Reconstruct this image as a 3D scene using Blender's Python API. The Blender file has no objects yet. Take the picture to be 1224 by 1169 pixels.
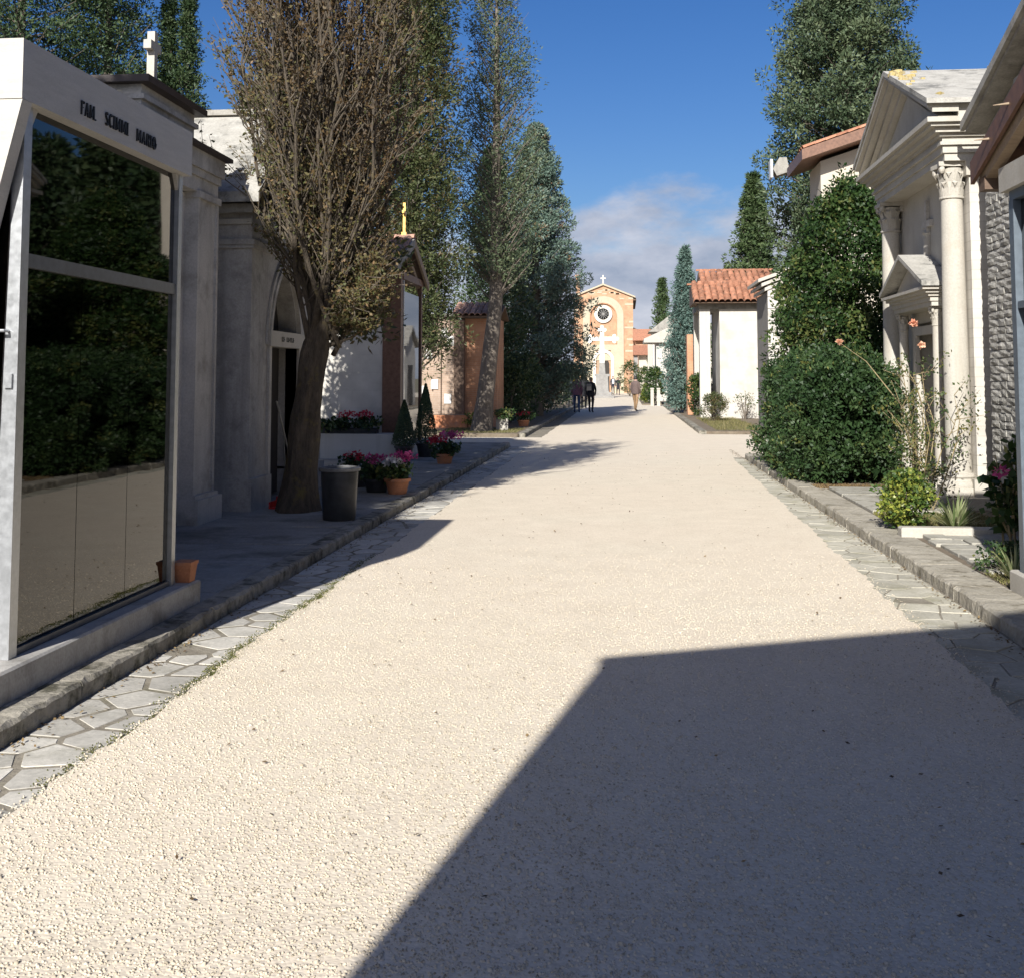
import bpy, bmesh, math, random
import numpy as np
from mathutils import Vector, Matrix

# ---------------------------------------------------------------- camera, sky, sun, exposure
SC = bpy.context.scene
COL = SC.collection
SUN_AZ, SUN_EL = 10.0, 30.0          # shadows run to +Y and a little to +X
cam_d = bpy.data.cameras.new('camera')
cam = bpy.data.objects.new('camera', cam_d)
COL.objects.link(cam)
cam.location = (0, 0, 1.6)
cam.rotation_euler = (math.radians(90 + 4.133), 0, math.radians(5.6545))
cam_d.sensor_fit = 'HORIZONTAL'
cam_d.sensor_width = 36.0
cam_d.lens = 1370.0 / 1224.0 * 36.0
cam_d.shift_x = 0.0
cam_d.shift_y = -(584.5 - 353.0) / 1224.0
cam_d.clip_start = 0.05
cam_d.clip_end = 3000
SC.camera = cam

sun_dir = Vector((math.sin(math.radians(SUN_AZ)) * math.cos(math.radians(SUN_EL)),
                  math.cos(math.radians(SUN_AZ)) * math.cos(math.radians(SUN_EL)),
                  -math.sin(math.radians(SUN_EL))))
sd = bpy.data.lights.new('sun', 'SUN')
sd.energy = 4.7
sd.angle = math.radians(0.53)
sd.color = (1.0, 0.975, 0.93)
so = bpy.data.objects.new('sun', sd)
COL.objects.link(so)
so.rotation_euler = sun_dir.to_track_quat('-Z', 'Y').to_euler()
so.location = (-10, -40, 30)

W = bpy.data.worlds.new('World')
SC.world = W
W.use_nodes = True
wt = W.node_tree
wt.nodes.clear()
def wn(t, **k):
    n = wt.nodes.new(t)
    for a, b in k.items():
        setattr(n, a, b)
    return n
w_out = wn('ShaderNodeOutputWorld')
w_bg = wn('ShaderNodeBackground')
w_bg.inputs[1].default_value = 0.07
sky = wn('ShaderNodeTexSky', sky_type='NISHITA')
sky.sun_disc = False
sky.sun_elevation = math.radians(SUN_EL)
sky.sun_rotation = math.radians(180 + SUN_AZ)
sky.altitude = 300
sky.air_density = 1.0
sky.dust_density = 2.0
sky.ozone_density = 3.6
# a low bank of cloud all round the horizon, thicker and thinner by noise
tc = wn('ShaderNodeTexCoord')
sx = wn('ShaderNodeSeparateXYZ')
wt.links.new(tc.outputs['Generated'], sx.inputs[0])
mp = wn('ShaderNodeMapping')
mp.inputs['Scale'].default_value = (1.0, 1.0, 2.2)
mp.inputs['Location'].default_value = (0.42, 0.0, 0.3)
wt.links.new(tc.outputs['Generated'], mp.inputs[0])
def wnoise(scale, detail, rough):
    n = wn('ShaderNodeTexNoise')
    n.inputs['Scale'].default_value = scale
    n.inputs['Detail'].default_value = detail
    n.inputs['Roughness'].default_value = rough
    wt.links.new(mp.outputs[0], n.inputs['Vector'])
    return n
def wmath(op, a, b):
    n = wn('ShaderNodeMath', operation=op)
    for i, v in enumerate((a, b)):
        if isinstance(v, (int, float)):
            n.inputs[i].default_value = v
        else:
            wt.links.new(v, n.inputs[i])
    return n.outputs[0]
n1 = wnoise(3.2, 2, .5)
n2 = wnoise(13.0, 7, .58)
top = wmath('ADD', wmath('MULTIPLY', n1.outputs['Fac'], 0.17), wmath('MULTIPLY', n2.outputs['Fac'], 0.15))
# cloud where the elevation lies under the uneven top of the bank
dlt = wmath('SUBTRACT', wmath('ADD', top, -0.024), sx.outputs['Z'])
msk = wn('ShaderNodeMapRange', interpolation_type='SMOOTHSTEP')
msk.inputs['From Min'].default_value = -0.006
msk.inputs['From Max'].default_value = 0.05
msk.inputs['To Max'].default_value = 0.95
wt.links.new(dlt, msk.inputs['Value'])
n3 = wnoise(9.0, 6, .6)
cr = wn('ShaderNodeValToRGB')
cr.color_ramp.elements[0].position = 0.3
cr.color_ramp.elements[0].color = (2.6, 3.1, 4.2, 1)
cr.color_ramp.elements[1].position = 0.75
cr.color_ramp.elements[1].color = (6.4, 6.5, 7.2, 1)
wt.links.new(n3.outputs['Fac'], cr.inputs[0])
mx = wn('ShaderNodeMixRGB')
wt.links.new(msk.outputs[0], mx.inputs[0])
hs = wn('ShaderNodeHueSaturation')
hs.inputs['Hue'].default_value = 0.513
hs.inputs['Saturation'].default_value = 1.3
hs.inputs['Value'].default_value = 0.9
wt.links.new(sky.outputs[0], hs.inputs['Color'])
wt.links.new(hs.outputs[0], mx.inputs[1])
wt.links.new(cr.outputs[0], mx.inputs[2])
wt.links.new(mx.outputs[0], w_bg.inputs[0])
wt.links.new(w_bg.outputs[0], w_out.inputs[0])

vs = SC.view_settings
vs.view_transform = 'Standard'
vs.look = 'None'
vs.exposure = 0.78
vs.gamma = 1.0
vs.use_curve_mapping = False
SC.render.engine = 'CYCLES'
SC.cycles.use_denoising = True
SC.cycles.max_bounces = 6
SC.cycles.transparent_max_bounces = 8

# ---------------------------------------------------------------- helpers
random.seed(7)
RNG = np.random.default_rng(11)
R = math.radians

class MB:
    """collects one mesh"""
    def __init__(s):
        s.v, s.f, s.m = [], [], []
    def add(s, vs, fs, mi=0):
        o = len(s.v)
        s.v.extend([tuple(p) for p in vs])
        s.f.extend([tuple(i + o for i in f) for f in fs])
        s.m.extend([mi] * len(fs))
        return s
    def box(s, x0, x1, y0, y1, z0, z1, mi=0):
        vs = [(x0, y0, z0), (x1, y0, z0), (x1, y1, z0), (x0, y1, z0), (x0, y0, z1), (x1, y0, z1), (x1, y1, z1), (x0, y1, z1)]
        return s.add(vs, [(0, 3, 2, 1), (4, 5, 6, 7), (0, 1, 5, 4), (1, 2, 6, 5), (2, 3, 7, 6), (3, 0, 4, 7)], mi)
    def bevbox(s, x0, x1, y0, y1, z0, z1, b=0.01):
        """box whose top and side edges are chamfered"""
        vs = []
        for z, d in ((z0, 0), (z1 - b, 0), (z1, b)):
            for (x, y) in ((x0 + d, y0 + d), (x1 - d, y0 + d), (x1 - d, y1 - d), (x0 + d, y1 - d)):
                vs.append((x, y, z))
        fs = [(0, 3, 2, 1), (8, 9, 10, 11)]
        for k in (0, 4):
            for i in range(4):
                j = (i + 1) % 4
                fs.append((k + i, k + j, k + j + 4, k + i + 4))
        return s.add(vs, fs)
    def prism(s, poly, axis, a, b, mi=0):
        """poly: 2-D outline, extruded along axis from a to b. axis x: (y,z); y: (x,z); z: (x,y)"""
        n = len(poly)
        def P(u, v, w):
            return (w, u, v) if axis == 'x' else ((u, w, v) if axis == 'y' else (u, v, w))
        vs = [P(u, v, a) for u, v in poly] + [P(u, v, b) for u, v in poly]
        fs = [tuple(range(n)), tuple(range(2 * n - 1, n - 1, -1))]
        for i in range(n):
            j = (i + 1) % n
            fs.append((i, i + n, j + n, j))
        return s.add(vs, fs, mi)
    def lathe(s, prof, cx, cy, n=24, a0=0, a1=2 * math.pi, mi=0, cap=True):
        """prof: (radius, z)"""
        vs, fs = [], []
        full = abs(a1 - a0 - 2 * math.pi) < 1e-6
        m = n if full else n + 1
        for r, z in prof:
            for i in range(m):
                a = a0 + (a1 - a0) * i / n
                vs.append((cx + r * math.cos(a), cy + r * math.sin(a), z))
        for k in range(len(prof) - 1):
            for i in range(n):
                j = (i + 1) % m
                fs.append((k * m + i, k * m + j, (k + 1) * m + j, (k + 1) * m + i))
        if cap and full:
            fs.append(tuple(range(m))[::-1])
            fs.append(tuple((len(prof) - 1) * m + i for i in range(m)))
        return s.add(vs, fs, mi)
    def tube(s, pts, rad, sides=6, mi=0):
        """tapered tube along points"""
        pts = [Vector(p) for p in pts]
        n = len(pts)
        vs, fs = [], []
        ref = None
        for k in range(n):
            t = (pts[min(k + 1, n - 1)] - pts[max(k - 1, 0)])
            if t.length < 1e-9:
                t = Vector((0, 0, 1))
            t.normalize()
            if ref is None:
                ref = Vector((1, 0, 0)) if abs(t.x) < .8 else Vector((0, 1, 0))
            u = (ref - t * ref.dot(t)).normalized()
            w = t.cross(u)
            ref = u
            r = rad[k] if hasattr(rad, '__len__') else rad
            for i in range(sides):
                a = 2 * math.pi * i / sides
                vs.append(pts[k] + (u * math.cos(a) + w * math.sin(a)) * r)
        for k in range(n - 1):
            for i in range(sides):
                j = (i + 1) % sides
                fs.append((k * sides + i, k * sides + j, (k + 1) * sides + j, (k + 1) * sides + i))
        fs.append(tuple(range(sides))[::-1])
        fs.append(tuple((n - 1) * sides + i for i in range(sides)))
        return s.add(vs, fs, mi)
    def sphere(s, c, r, n=8, m=6, mi=0):
        rx, ry, rz = r if hasattr(r, '__len__') else (r, r, r)
        vs, fs = [], []
        for k in range(m + 1):
            th = math.pi * k / m
            for i in range(n):
                a = 2 * math.pi * i / n
                vs.append((c[0] + rx * math.sin(th) * math.cos(a), c[1] + ry * math.sin(th) * math.sin(a), c[2] - rz * math.cos(th)))
        for k in range(m):
            for i in range(n):
                j = (i + 1) % n
                fs.append((k * n + i, k * n + j, (k + 1) * n + j, (k + 1) * n + i))
        return s.add(vs, fs, mi)

def wloc(o):
    v = Vector((0, 0, 0))
    while o is not None:
        v += Vector(o.location)
        o = o.parent
    return v

def obj(name, mb, mat, parent=None, smooth=False, at=None):
    """one mesh object. Shapes are given in world metres; they are stored relative to the parent thing.
    at: keep the shape's own origin there"""
    org = Vector(at) if at is not None else (wloc(parent) if parent is not None else Vector((0, 0, 0)))
    me = bpy.data.meshes.new(name)
    me.from_pydata([(v[0] - org.x, v[1] - org.y, v[2] - org.z) for v in mb.v], [], mb.f)
    mats = mat if isinstance(mat, (list, tuple)) else [mat]
    for m in mats:
        me.materials.append(m)
    if any(mb.m):
        me.polygons.foreach_set('material_index', mb.m)
    bm = bmesh.new()
    bm.from_mesh(me)
    bmesh.ops.recalc_face_normals(bm, faces=bm.faces)
    bm.to_mesh(me)
    bm.free()
    if smooth:
        for p in me.polygons:
            p.use_smooth = True
        try:
            me.set_sharp_from_angle(angle=R(40))
        except Exception:
            pass
    o = bpy.data.objects.new(name, me)
    COL.objects.link(o)
    if parent is not None:
        o.parent = parent
        if at is not None:
            o.location = org - wloc(parent)
    elif at is not None:
        o.location = org
    return o

def piece(name, me, parent, loc, rot=(0, 0, 0), scale=(1, 1, 1)):
    """a further copy of one mesh, as a part; loc in world metres"""
    o = bpy.data.objects.new(name, me)
    COL.objects.link(o)
    o.parent = parent
    o.location = Vector(loc) - wloc(parent)
    o.rotation_euler = rot
    o.scale = scale
    return o

def rawmesh(name, mb, mats):
    me = bpy.data.meshes.new(name)
    me.from_pydata(mb.v, [], mb.f)
    for m in (mats if isinstance(mats, (list, tuple)) else [mats]):
        me.materials.append(m)
    if any(mb.m):
        me.polygons.foreach_set('material_index', mb.m)
    bm = bmesh.new()
    bm.from_mesh(me)
    bmesh.ops.recalc_face_normals(bm, faces=bm.faces)
    bm.to_mesh(me)
    bm.free()
    return me

def tag(o, label, cat, group=None):
    o['label'] = label
    o['category'] = cat
    if group:
        o['group'] = group
    return o

def thing(name, label, cat, loc, group=None):
    o = bpy.data.objects.new(name, None)
    COL.objects.link(o)
    o.location = loc
    o.empty_display_size = 0.2
    return tag(o, label, cat, group)

def struct(o, kind='structure'):
    o['kind'] = kind
    return o

# ---------------------------------------------------------------- materials
def new_mat(name):
    m = bpy.data.materials.new(name)
    m.use_nodes = True
    nt = m.node_tree
    nt.nodes.clear()
    out = nt.nodes.new('ShaderNodeOutputMaterial')
    p = nt.nodes.new('ShaderNodeBsdfPrincipled')
    nt.links.new(p.outputs[0], out.inputs[0])
    return m, nt, p, out

def nd(nt, t, ins=None, **k):
    n = nt.nodes.new(t)
    for a, b in k.items():
        setattr(n, a, b)
    for a, b in (ins or {}).items():
        if isinstance(b, bpy.types.NodeSocket):
            nt.links.new(b, n.inputs[a])
        else:
            n.inputs[a].default_value = b
    return n

def c4(c):
    return (c[0], c[1], c[2], 1)

def ramp(nt, fac, stops):
    r = nt.nodes.new('ShaderNodeValToRGB')
    el = r.color_ramp.elements
    while len(el) < len(stops):
        el.new(0.5)
    for e, (p, c) in zip(el, stops):
        e.position = p
        e.color = c4(c) if len(c) == 3 else c
    nt.links.new(fac, r.inputs[0])
    return r.outputs[0]

def mixc(nt, fac, a, b, mode='MIX'):
    n = nt.nodes.new('ShaderNodeMixRGB')
    n.blend_type = mode
    for i, v in enumerate((fac, a, b)):
        if isinstance(v, bpy.types.NodeSocket):
            nt.links.new(v, n.inputs[i])
        elif isinstance(v, (int, float)):
            n.inputs[i].default_value = v
        else:
            n.inputs[i].default_value = c4(v)
    return n.outputs[0]

def pos(nt, scale=(1, 1, 1)):
    g = nt.nodes.new('ShaderNodeNewGeometry')
    mp = nd(nt, 'ShaderNodeMapping', {'Vector': g.outputs['Position'], 'Scale': scale})
    return mp.outputs[0]

def noise(nt, vec, scale, detail=5, rough=.55):
    return nd(nt, 'ShaderNodeTexNoise', {'Vector': vec, 'Scale': scale, 'Detail': detail, 'Roughness': rough}).outputs['Fac']

def bump(nt, p, h, strength, dist=.01):
    b = nd(nt, 'ShaderNodeBump', {'Height': h, 'Strength': strength, 'Distance': dist})
    nt.links.new(b.outputs[0], p.inputs['Normal'])

def stone(name, c1, c2, scale=4, rough=.85, bumps=.3, bscale=60, stain=None, sscale=1.3, slo=.52, shi=.7, stretch=(1, 1, 1), rand=0.0, spec=.3, dist=.006, streak=None):
    """mottled mineral surface: two tones by noise, optional stains with a shape of their own"""
    m, nt, p, out = new_mat(name)
    v = pos(nt, stretch)
    n = noise(nt, v, scale, 6)
    col = ramp(nt, n, [(.3, c1), (.7, c2)])
    fine = noise(nt, v, bscale, 4)
    col = mixc(nt, .25, col, ramp(nt, fine, [(.3, tuple(a * .6 for a in c1)), (.7, tuple(min(1, a * 1.25) for a in c2))]))
    if stain:
        s = noise(nt, pos(nt), sscale, 8, .68)
        col = mixc(nt, ramp(nt, s, [(slo, (0, 0, 0)), (shi, (1, 1, 1))]), col, stain)
    if streak:
        s2 = noise(nt, pos(nt, (5, 5, .45)), 1.0, 6, .6)
        col = mixc(nt, ramp(nt, s2, [(.5, (0, 0, 0)), (.74, (.75, .75, .75))]), col, streak)
    if rand:
        oi = nt.nodes.new('ShaderNodeObjectInfo')
        mr = nd(nt, 'ShaderNodeMapRange', {'Value': oi.outputs['Random'], 'To Min': 1 - rand, 'To Max': 1 + rand})
        hsv = nd(nt, 'ShaderNodeHueSaturation', {'Color': col, 'Value': mr.outputs[0]})
        col = hsv.outputs[0]
    nt.links.new(col, p.inputs['Base Color'])
    p.inputs['Roughness'].default_value = rough
    p.inputs['Specular IOR Level'].default_value = spec
    if bumps:
        h = nd(nt, 'ShaderNodeMath', {0: noise(nt, v, bscale, 5, .6), 1: n}, operation='ADD').outputs[0]
        bump(nt, p, h, bumps, dist)
    return m

def plain(name, c, rough=.5, metal=0.0, spec=.4, var=.15, vscale=14, bumps=.05):
    m, nt, p, out = new_mat(name)
    n = noise(nt, pos(nt), vscale, 5)
    col = ramp(nt, n, [(.3, tuple(a * (1 - var) for a in c)), (.7, tuple(min(1, a * (1 + var)) for a in c))])
    nt.links.new(col, p.inputs['Base Color'])
    rr = nd(nt, 'ShaderNodeMapRange', {'Value': n, 'To Min': max(.02, rough - .1), 'To Max': min(1, rough + .1)})
    nt.links.new(rr.outputs[0], p.inputs['Roughness'])
    p.inputs['Metallic'].default_value = metal
    p.inputs['Specular IOR Level'].default_value = spec
    if bumps:
        bump(nt, p, noise(nt, pos(nt), vscale * 5, 3), bumps, .004)
    return m

def leafmat(name, stops, transl=.25, rough=.55, spec=.3):
    """colour by the per-leaf attribute 'tint'; some light passes through"""
    m, nt, p, out = new_mat(name)
    at = nd(nt, 'ShaderNodeAttribute', attribute_name='tint')
    col = ramp(nt, at.outputs['Fac'], stops)
    nt.links.new(col, p.inputs['Base Color'])
    p.inputs['Roughness'].default_value = rough
    p.inputs['Specular IOR Level'].default_value = spec
    if transl:
        t = nd(nt, 'ShaderNodeBsdfTranslucent', {'Color': col})
        mxs = nd(nt, 'ShaderNodeMixShader', {0: transl})
        nt.links.new(p.outputs[0], mxs.inputs[1])
        nt.links.new(t.outputs[0], mxs.inputs[2])
        nt.links.new(mxs.outputs[0], out.inputs[0])
    return m

def glassmat(name, tint=(.10, .085, .07), ior=1.75, wav=0.0):
    """tinted sheet glass: mirror by Fresnel, the rest passes dimmed"""
    m, nt, p, out = new_mat(name)
    nt.nodes.remove(p)
    fr = nd(nt, 'ShaderNodeFresnel', {'IOR': ior})
    gl = nd(nt, 'ShaderNodeBsdfGlossy', {'Color': (1, 1, 1, 1), 'Roughness': 0.02})
    tr = nd(nt, 'ShaderNodeBsdfTransparent', {'Color': c4(tint)})
    if wav:
        b = nd(nt, 'ShaderNodeBump', {'Height': noise(nt, pos(nt), 1.6, 1), 'Strength': wav, 'Distance': .02})
        nt.links.new(b.outputs[0], gl.inputs['Normal'])
    ms = nt.nodes.new('ShaderNodeMixShader')
    nt.links.new(fr.outputs[0], ms.inputs[0])
    nt.links.new(tr.outputs[0], ms.inputs[1])
    nt.links.new(gl.outputs[0], ms.inputs[2])
    nt.links.new(ms.outputs[0], out.inputs[0])
    return m

def brickmat(name, c1, c2, mortar, bw=.24, bh=.065, rand=0):
    m, nt, p, out = new_mat(name)
    g = nt.nodes.new('ShaderNodeNewGeometry')
    s = nd(nt, 'ShaderNodeSeparateXYZ', {0: g.outputs['Position']})
    xy = nd(nt, 'ShaderNodeMath', {0: s.outputs['X'], 1: s.outputs['Y']}, operation='ADD')
    cv = nd(nt, 'ShaderNodeCombineXYZ', {'X': xy.outputs[0], 'Y': s.outputs['Z']})
    b = nd(nt, 'ShaderNodeTexBrick', {'Vector': cv.outputs[0], 'Color1': c4(c1), 'Color2': c4(c2), 'Mortar': c4(mortar), 'Scale': 1.0,
                                      'Mortar Size': .006, 'Brick Width': bw, 'Row Height': bh, 'Bias': 0.0})
    n = noise(nt, pos(nt), 2.2, 6)
    col = mixc(nt, .5, b.outputs['Color'], ramp(nt, n, [(.3, tuple(a * .7 for a in c1)), (.7, tuple(min(1, a * 1.3) for a in c2))]))
    nt.links.new(col, p.inputs['Base Color'])
    p.inputs['Roughness'].default_value = .9
    bump(nt, p, b.outputs['Fac'], -.4, .006)
    return m

M = {}
M['gravel_base'] = None
def gravel_sheet():
    m, nt, p, out = new_mat('gravel_sheet')
    v = pos(nt)
    vo = nd(nt, 'ShaderNodeTexVoronoi', {'Vector': v, 'Scale': 62.0, 'Randomness': 1.0})
    vs_ = nd(nt, 'ShaderNodeSeparateColor', {0: vo.outputs['Color']})
    col = ramp(nt, vs_.outputs[0], [(0, (.40, .345, .265)), (.25, (.54, .465, .36)), (.7, (.64, .56, .445)), (1, (.70, .63, .515))])
    big = noise(nt, v, .35, 5, .6)
    col = mixc(nt, .35, col, ramp(nt, big, [(.35, (.68, .575, .45)), (.5, (.66, .575, .45)), (.65, (.62, .58, .46))]))
    mid = noise(nt, v, 2.4, 6, .65)
    col = mixc(nt, .5, col, ramp(nt, mid, [(.3, (.58, .50, .39)), (.7, (.71, .625, .50))]))
    nt.links.new(col, p.inputs['Base Color'])
    p.inputs['Roughness'].default_value = .95
    p.inputs['Specular IOR Level'].default_value = .15
    inv = nd(nt, 'ShaderNodeMath', {0: 1.0, 1: vo.outputs['Distance']}, operation='SUBTRACT')
    h = nd(nt, 'ShaderNodeMath', {0: inv.outputs[0], 1: mid}, operation='ADD')
    bump(nt, p, h.outputs[0], .4, .006)
    return m
M['gravel'] = gravel_sheet()
M['pebble'] = leafmat('pebble', [(0, (.27, .23, .17)), (.2, (.41, .355, .27)), (.6, (.53, .46, .355)), (.93, (.61, .54, .43)), (1, (.30, .24, .18))], transl=0, rough=.95, spec=.15)
M['soil'] = stone('soil', (.13, .10, .07), (.22, .18, .13), 5, .95, .6, 45, dist=.02)
M['ground'] = stone('ground_earth', (.16, .14, .09), (.26, .23, .16), 1.2, .95, .5, 30, stain=(.10, .12, .05), sscale=.5, dist=.02)
M['gutter_bed'] = stone('gutter_bed', (.17, .145, .11), (.29, .26, .205), 6, .95, .6, 50, stain=(.12, .11, .06), sscale=2.5, dist=.012)
M['gutter_stone'] = stone('gutter_stone', (.38, .36, .315), (.52, .49, .43), 7, .85, .35, 40, stain=(.27, .255, .21), sscale=3.0, slo=.5, shi=.72, rand=.2, dist=.008)
M['gutter_stone_r'] = stone('gutter_stone_mossy', (.37, .345, .275), (.50, .47, .385), 7, .9, .45, 40, stain=(.29, .27, .185), sscale=3.0, slo=.48, shi=.7, rand=.15, dist=.01)
M['kerb'] = stone('kerb_stone', (.20, .18, .145), (.36, .33, .27), 6, .9, .9, 30, stain=(.07, .065, .045), sscale=5, slo=.48, shi=.62, rand=.12, dist=.012)  # shade of the street face is put into the dark tone and stains
M['kerb_r'] = stone('kerb_stone_sunlit_tone', (.27, .24, .185), (.42, .385, .315), 6, .9, .9, 30, stain=(.15, .13, .09), sscale=5, slo=.54, shi=.66, rand=.12, dist=.012)  # paler kerb copy: its sunlit look is put into the colour
M['pavement'] = stone('pavement_concrete', (.20, .19, .17), (.33, .315, .28), 2.5, .9, .35, 40, stain=(.13, .12, .10), sscale=1.6, slo=.5, shi=.68)
M['paving'] = stone('paving_sett', (.30, .28, .23), (.42, .40, .34), 9, .9, .4, 45, stain=(.2, .18, .13), sscale=5, rand=.15)
M['travertine'] = stone('travertine', (.42, .395, .35), (.51, .485, .435), 5, .6, .15, 60, stain=(.44, .42, .385), sscale=2.2, slo=.5, shi=.75, stretch=(1, 1, 7))
M['marble_step'] = stone('step_stone', (.30, .285, .26), (.44, .42, .385), 5, .75, .25, 60, stain=(.2, .185, .16), sscale=3)
M['limestone'] = stone('limestone', (.40, .375, .335), (.55, .52, .47), 3, .85, .3, 50, stain=(.24, .22, .19), sscale=2.2, slo=.5, shi=.72, streak=(.27, .25, .215))
M['grey_stone'] = stone('grey_stone', (.33, .31, .28), (.46, .435, .395), 2.6, .9, .35, 45, stain=(.2, .192, .178), sscale=4.5, slo=.5, shi=.75, streak=(.2, .19, .175))
M['white_stone'] = stone('white_stone', (.40, .37, .315), (.48, .45, .39), 3, .7, .2, 50, stain=(.38, .33, .26), sscale=2.6, slo=.54, shi=.76, streak=(.36, .325, .265))
M['white_wall'] = stone('white_rendered_wall', (.47, .445, .395), (.53, .50, .45), 2, .85, .15, 60, stain=(.43, .40, .345), sscale=1.2, slo=.55, shi=.85, stretch=(1, 1, 5), streak=(.41, .375, .32))
M['cream_wall'] = stone('cream_wall', (.46, .41, .33), (.53, .475, .39), 2, .9, .15, 60)
M['roof_stone'] = stone('lichen_roof_stone', (.30, .285, .25), (.44, .42, .375), 5, .95, .6, 35, stain=(.16, .155, .14), sscale=2.6, slo=.52, shi=.64, dist=.015)
M['lichen'] = stone('lichen_yellow', (.36, .27, .08), (.46, .38, .22), 12, .95, .4, 60, stain=(.38, .35, .30), sscale=6)
M['dark_flash'] = plain('dark_flashing', (.05, .036, .032), .5, var=.3)
M['steel'] = plain('brushed_steel', (.42, .43, .44), .38, .75, var=.12, vscale=30)
M['steel_dark'] = plain('dark_steel', (.13, .135, .145), .4, .7, var=.2, vscale=20)
M['blue_frame'] = plain('blue_grey_paint', (.115, .14, .165), .45, .2, var=.15)
M['black'] = plain('black_letters', (.012, .012, .012), .5)
M['dark_in'] = plain('dark_interior', (.035, .03, .026), .8)  # near-black tone stands for the shade inside rooms and doorways
M['glass'] = glassmat('tinted_glass', ior=1.56, wav=.05)
M['glass2'] = glassmat('porch_glass', (.25, .25, .25), 1.9, wav=.03)
M['terracotta'] = stone('terracotta', (.42, .16, .075), (.56, .25, .13), 8, .85, .15, 60, stain=(.36, .2, .14), sscale=7, rand=.12)
M['tile'] = stone('roof_tile_clay', (.30, .12, .068), (.44, .215, .13), 9, .9, .3, 60, stain=(.17, .10, .07), sscale=6, slo=.5, shi=.68, rand=.28)
M['tile_old'] = stone('old_roof_tile', (.32, .16, .11), (.46, .29, .21), 9, .9, .3, 60, stain=(.2, .14, .11), sscale=7, slo=.48, shi=.62, rand=.3)
M['wood_dark'] = stone('dark_timber', (.10, .065, .045), (.17, .115, .08), 5, .7, .3, 50, stretch=(1, 6, 6))
M['wood'] = stone('weathered_timber', (.24, .175, .12), (.36, .275, .19), 5, .8, .3, 50, stretch=(1, 6, 6), rand=.1)
M['bronze'] = plain('brown_metal', (.16, .085, .055), .5, .2, var=.25)
M['gold'] = plain('gilded_metal', (.75, .47, .14), .35, .8, var=.1)
M['brick_orange'] = brickmat('orange_brick', (.40, .18, .09), (.46, .24, .135), (.40, .31, .23))
M['brick_church'] = brickmat('church_brick', (.37, .195, .11), (.43, .25, .15), (.42, .33, .23))
M['brick_brown'] = brickmat('brown_brick', (.30, .21, .15), (.38, .28, .21), (.4, .36, .3))
M['church_stone'] = stone('church_stone', (.39, .335, .245), (.46, .40, .295), 1.5, .9, .2, 20)
M['church_white'] = stone('church_white_stone', (.58, .54, .46), (.66, .62, .54), 1.5, .9, .2, 20)
M['mon_grey'] = stone('monument_grey_stone', (.20, .19, .18), (.30, .29, .27), 3, .9, .3, 20)
M['rough_stone'] = stone('rough_wall_stone', (.30, .285, .25), (.43, .41, .365), 7, .95, .9, 30, stain=(.19, .18, .155), sscale=8, slo=.5, shi=.7, rand=.2, dist=.02)
M['mortar'] = stone('wall_mortar', (.19, .18, .16), (.27, .255, .23), 8, .95, .5, 40)
M['concrete'] = stone('old_concrete', (.25, .235, .205), (.36, .34, .30), 4, .9, .4, 40, stain=(.14, .13, .115), sscale=3, streak=(.18, .17, .15))
M['bark'] = stone('bark', (.12, .10, .078), (.22, .185, .15), 6, .95, .9, 26, stretch=(3, 3, .7), dist=.03)
M['bark_mossy'] = stone('mossy_bark', (.05, .04, .03), (.125, .10, .072), 7, .95, .9, 24, stain=(.15, .12, .05), sscale=5, slo=.55, shi=.66, stretch=(3, 3, .8), dist=.03)
M['twig'] = plain('twig', (.105, .085, .062), .9, var=.3)
M['cane'] = plain('rose_cane', (.24, .19, .10), .8, var=.3)
M['bin'] = plain('dark_plastic', (.028, .030, .033), .42, var=.3)
M['bin_rim'] = plain('worn_bin_rim', (.13, .13, .13), .5, var=.3)
M['red'] = plain('red_plastic', (.50, .04, .03), .45)
M['plaque'] = plain('marble_plaque', (.62, .60, .56), .4, var=.06)
M['block_wall'] = brickmat('pale_block_wall', (.49, .455, .395), (.55, .515, .455), (.38, .345, .285), .42, .115)
M['block_white'] = brickmat('white_block_wall', (.47, .44, .385), (.52, .49, .435), (.42, .39, .34), 1.1, .34)
M['skin'] = plain('skin', (.50, .31, .23), .6, var=.05)
LET = [(5.86, 6.04, 3.025), (6.15, 6.45, 3.03), (6.57, 6.85, 3.025)]

# ---------------------------------------------------------------- fast mesh and foliage helpers
def npmesh(name, V, F, mat, tint=None):
    """V (n,3), F (m,k) arrays -> mesh"""
    me = bpy.data.meshes.new(name)
    k = F.shape[1]
    me.vertices.add(len(V))
    me.vertices.foreach_set('co', np.ascontiguousarray(V, dtype=np.float32).ravel())
    me.loops.add(F.size)
    me.loops.foreach_set('vertex_index', np.ascontiguousarray(F, dtype=np.int32).ravel())
    me.polygons.add(len(F))
    me.polygons.foreach_set('loop_start', np.arange(0, F.size, k, dtype=np.int32))
    me.materials.append(mat)
    me.update(calc_edges=True)
    if tint is not None:
        a = me.attributes.new('tint', 'FLOAT', 'FACE')
        a.data.foreach_set('value', np.ascontiguousarray(tint, dtype=np.float32))
    return me

def link_np(name, me, parent=None):
    o = bpy.data.objects.new(name, me)
    COL.objects.link(o)
    if parent is not None:
        o.parent = parent
    return o

def unit(a):
    return a / (np.linalg.norm(a, axis=-1, keepdims=True) + 1e-9)

def rdir(n):
    return unit(RNG.normal(size=(n, 3)))

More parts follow.
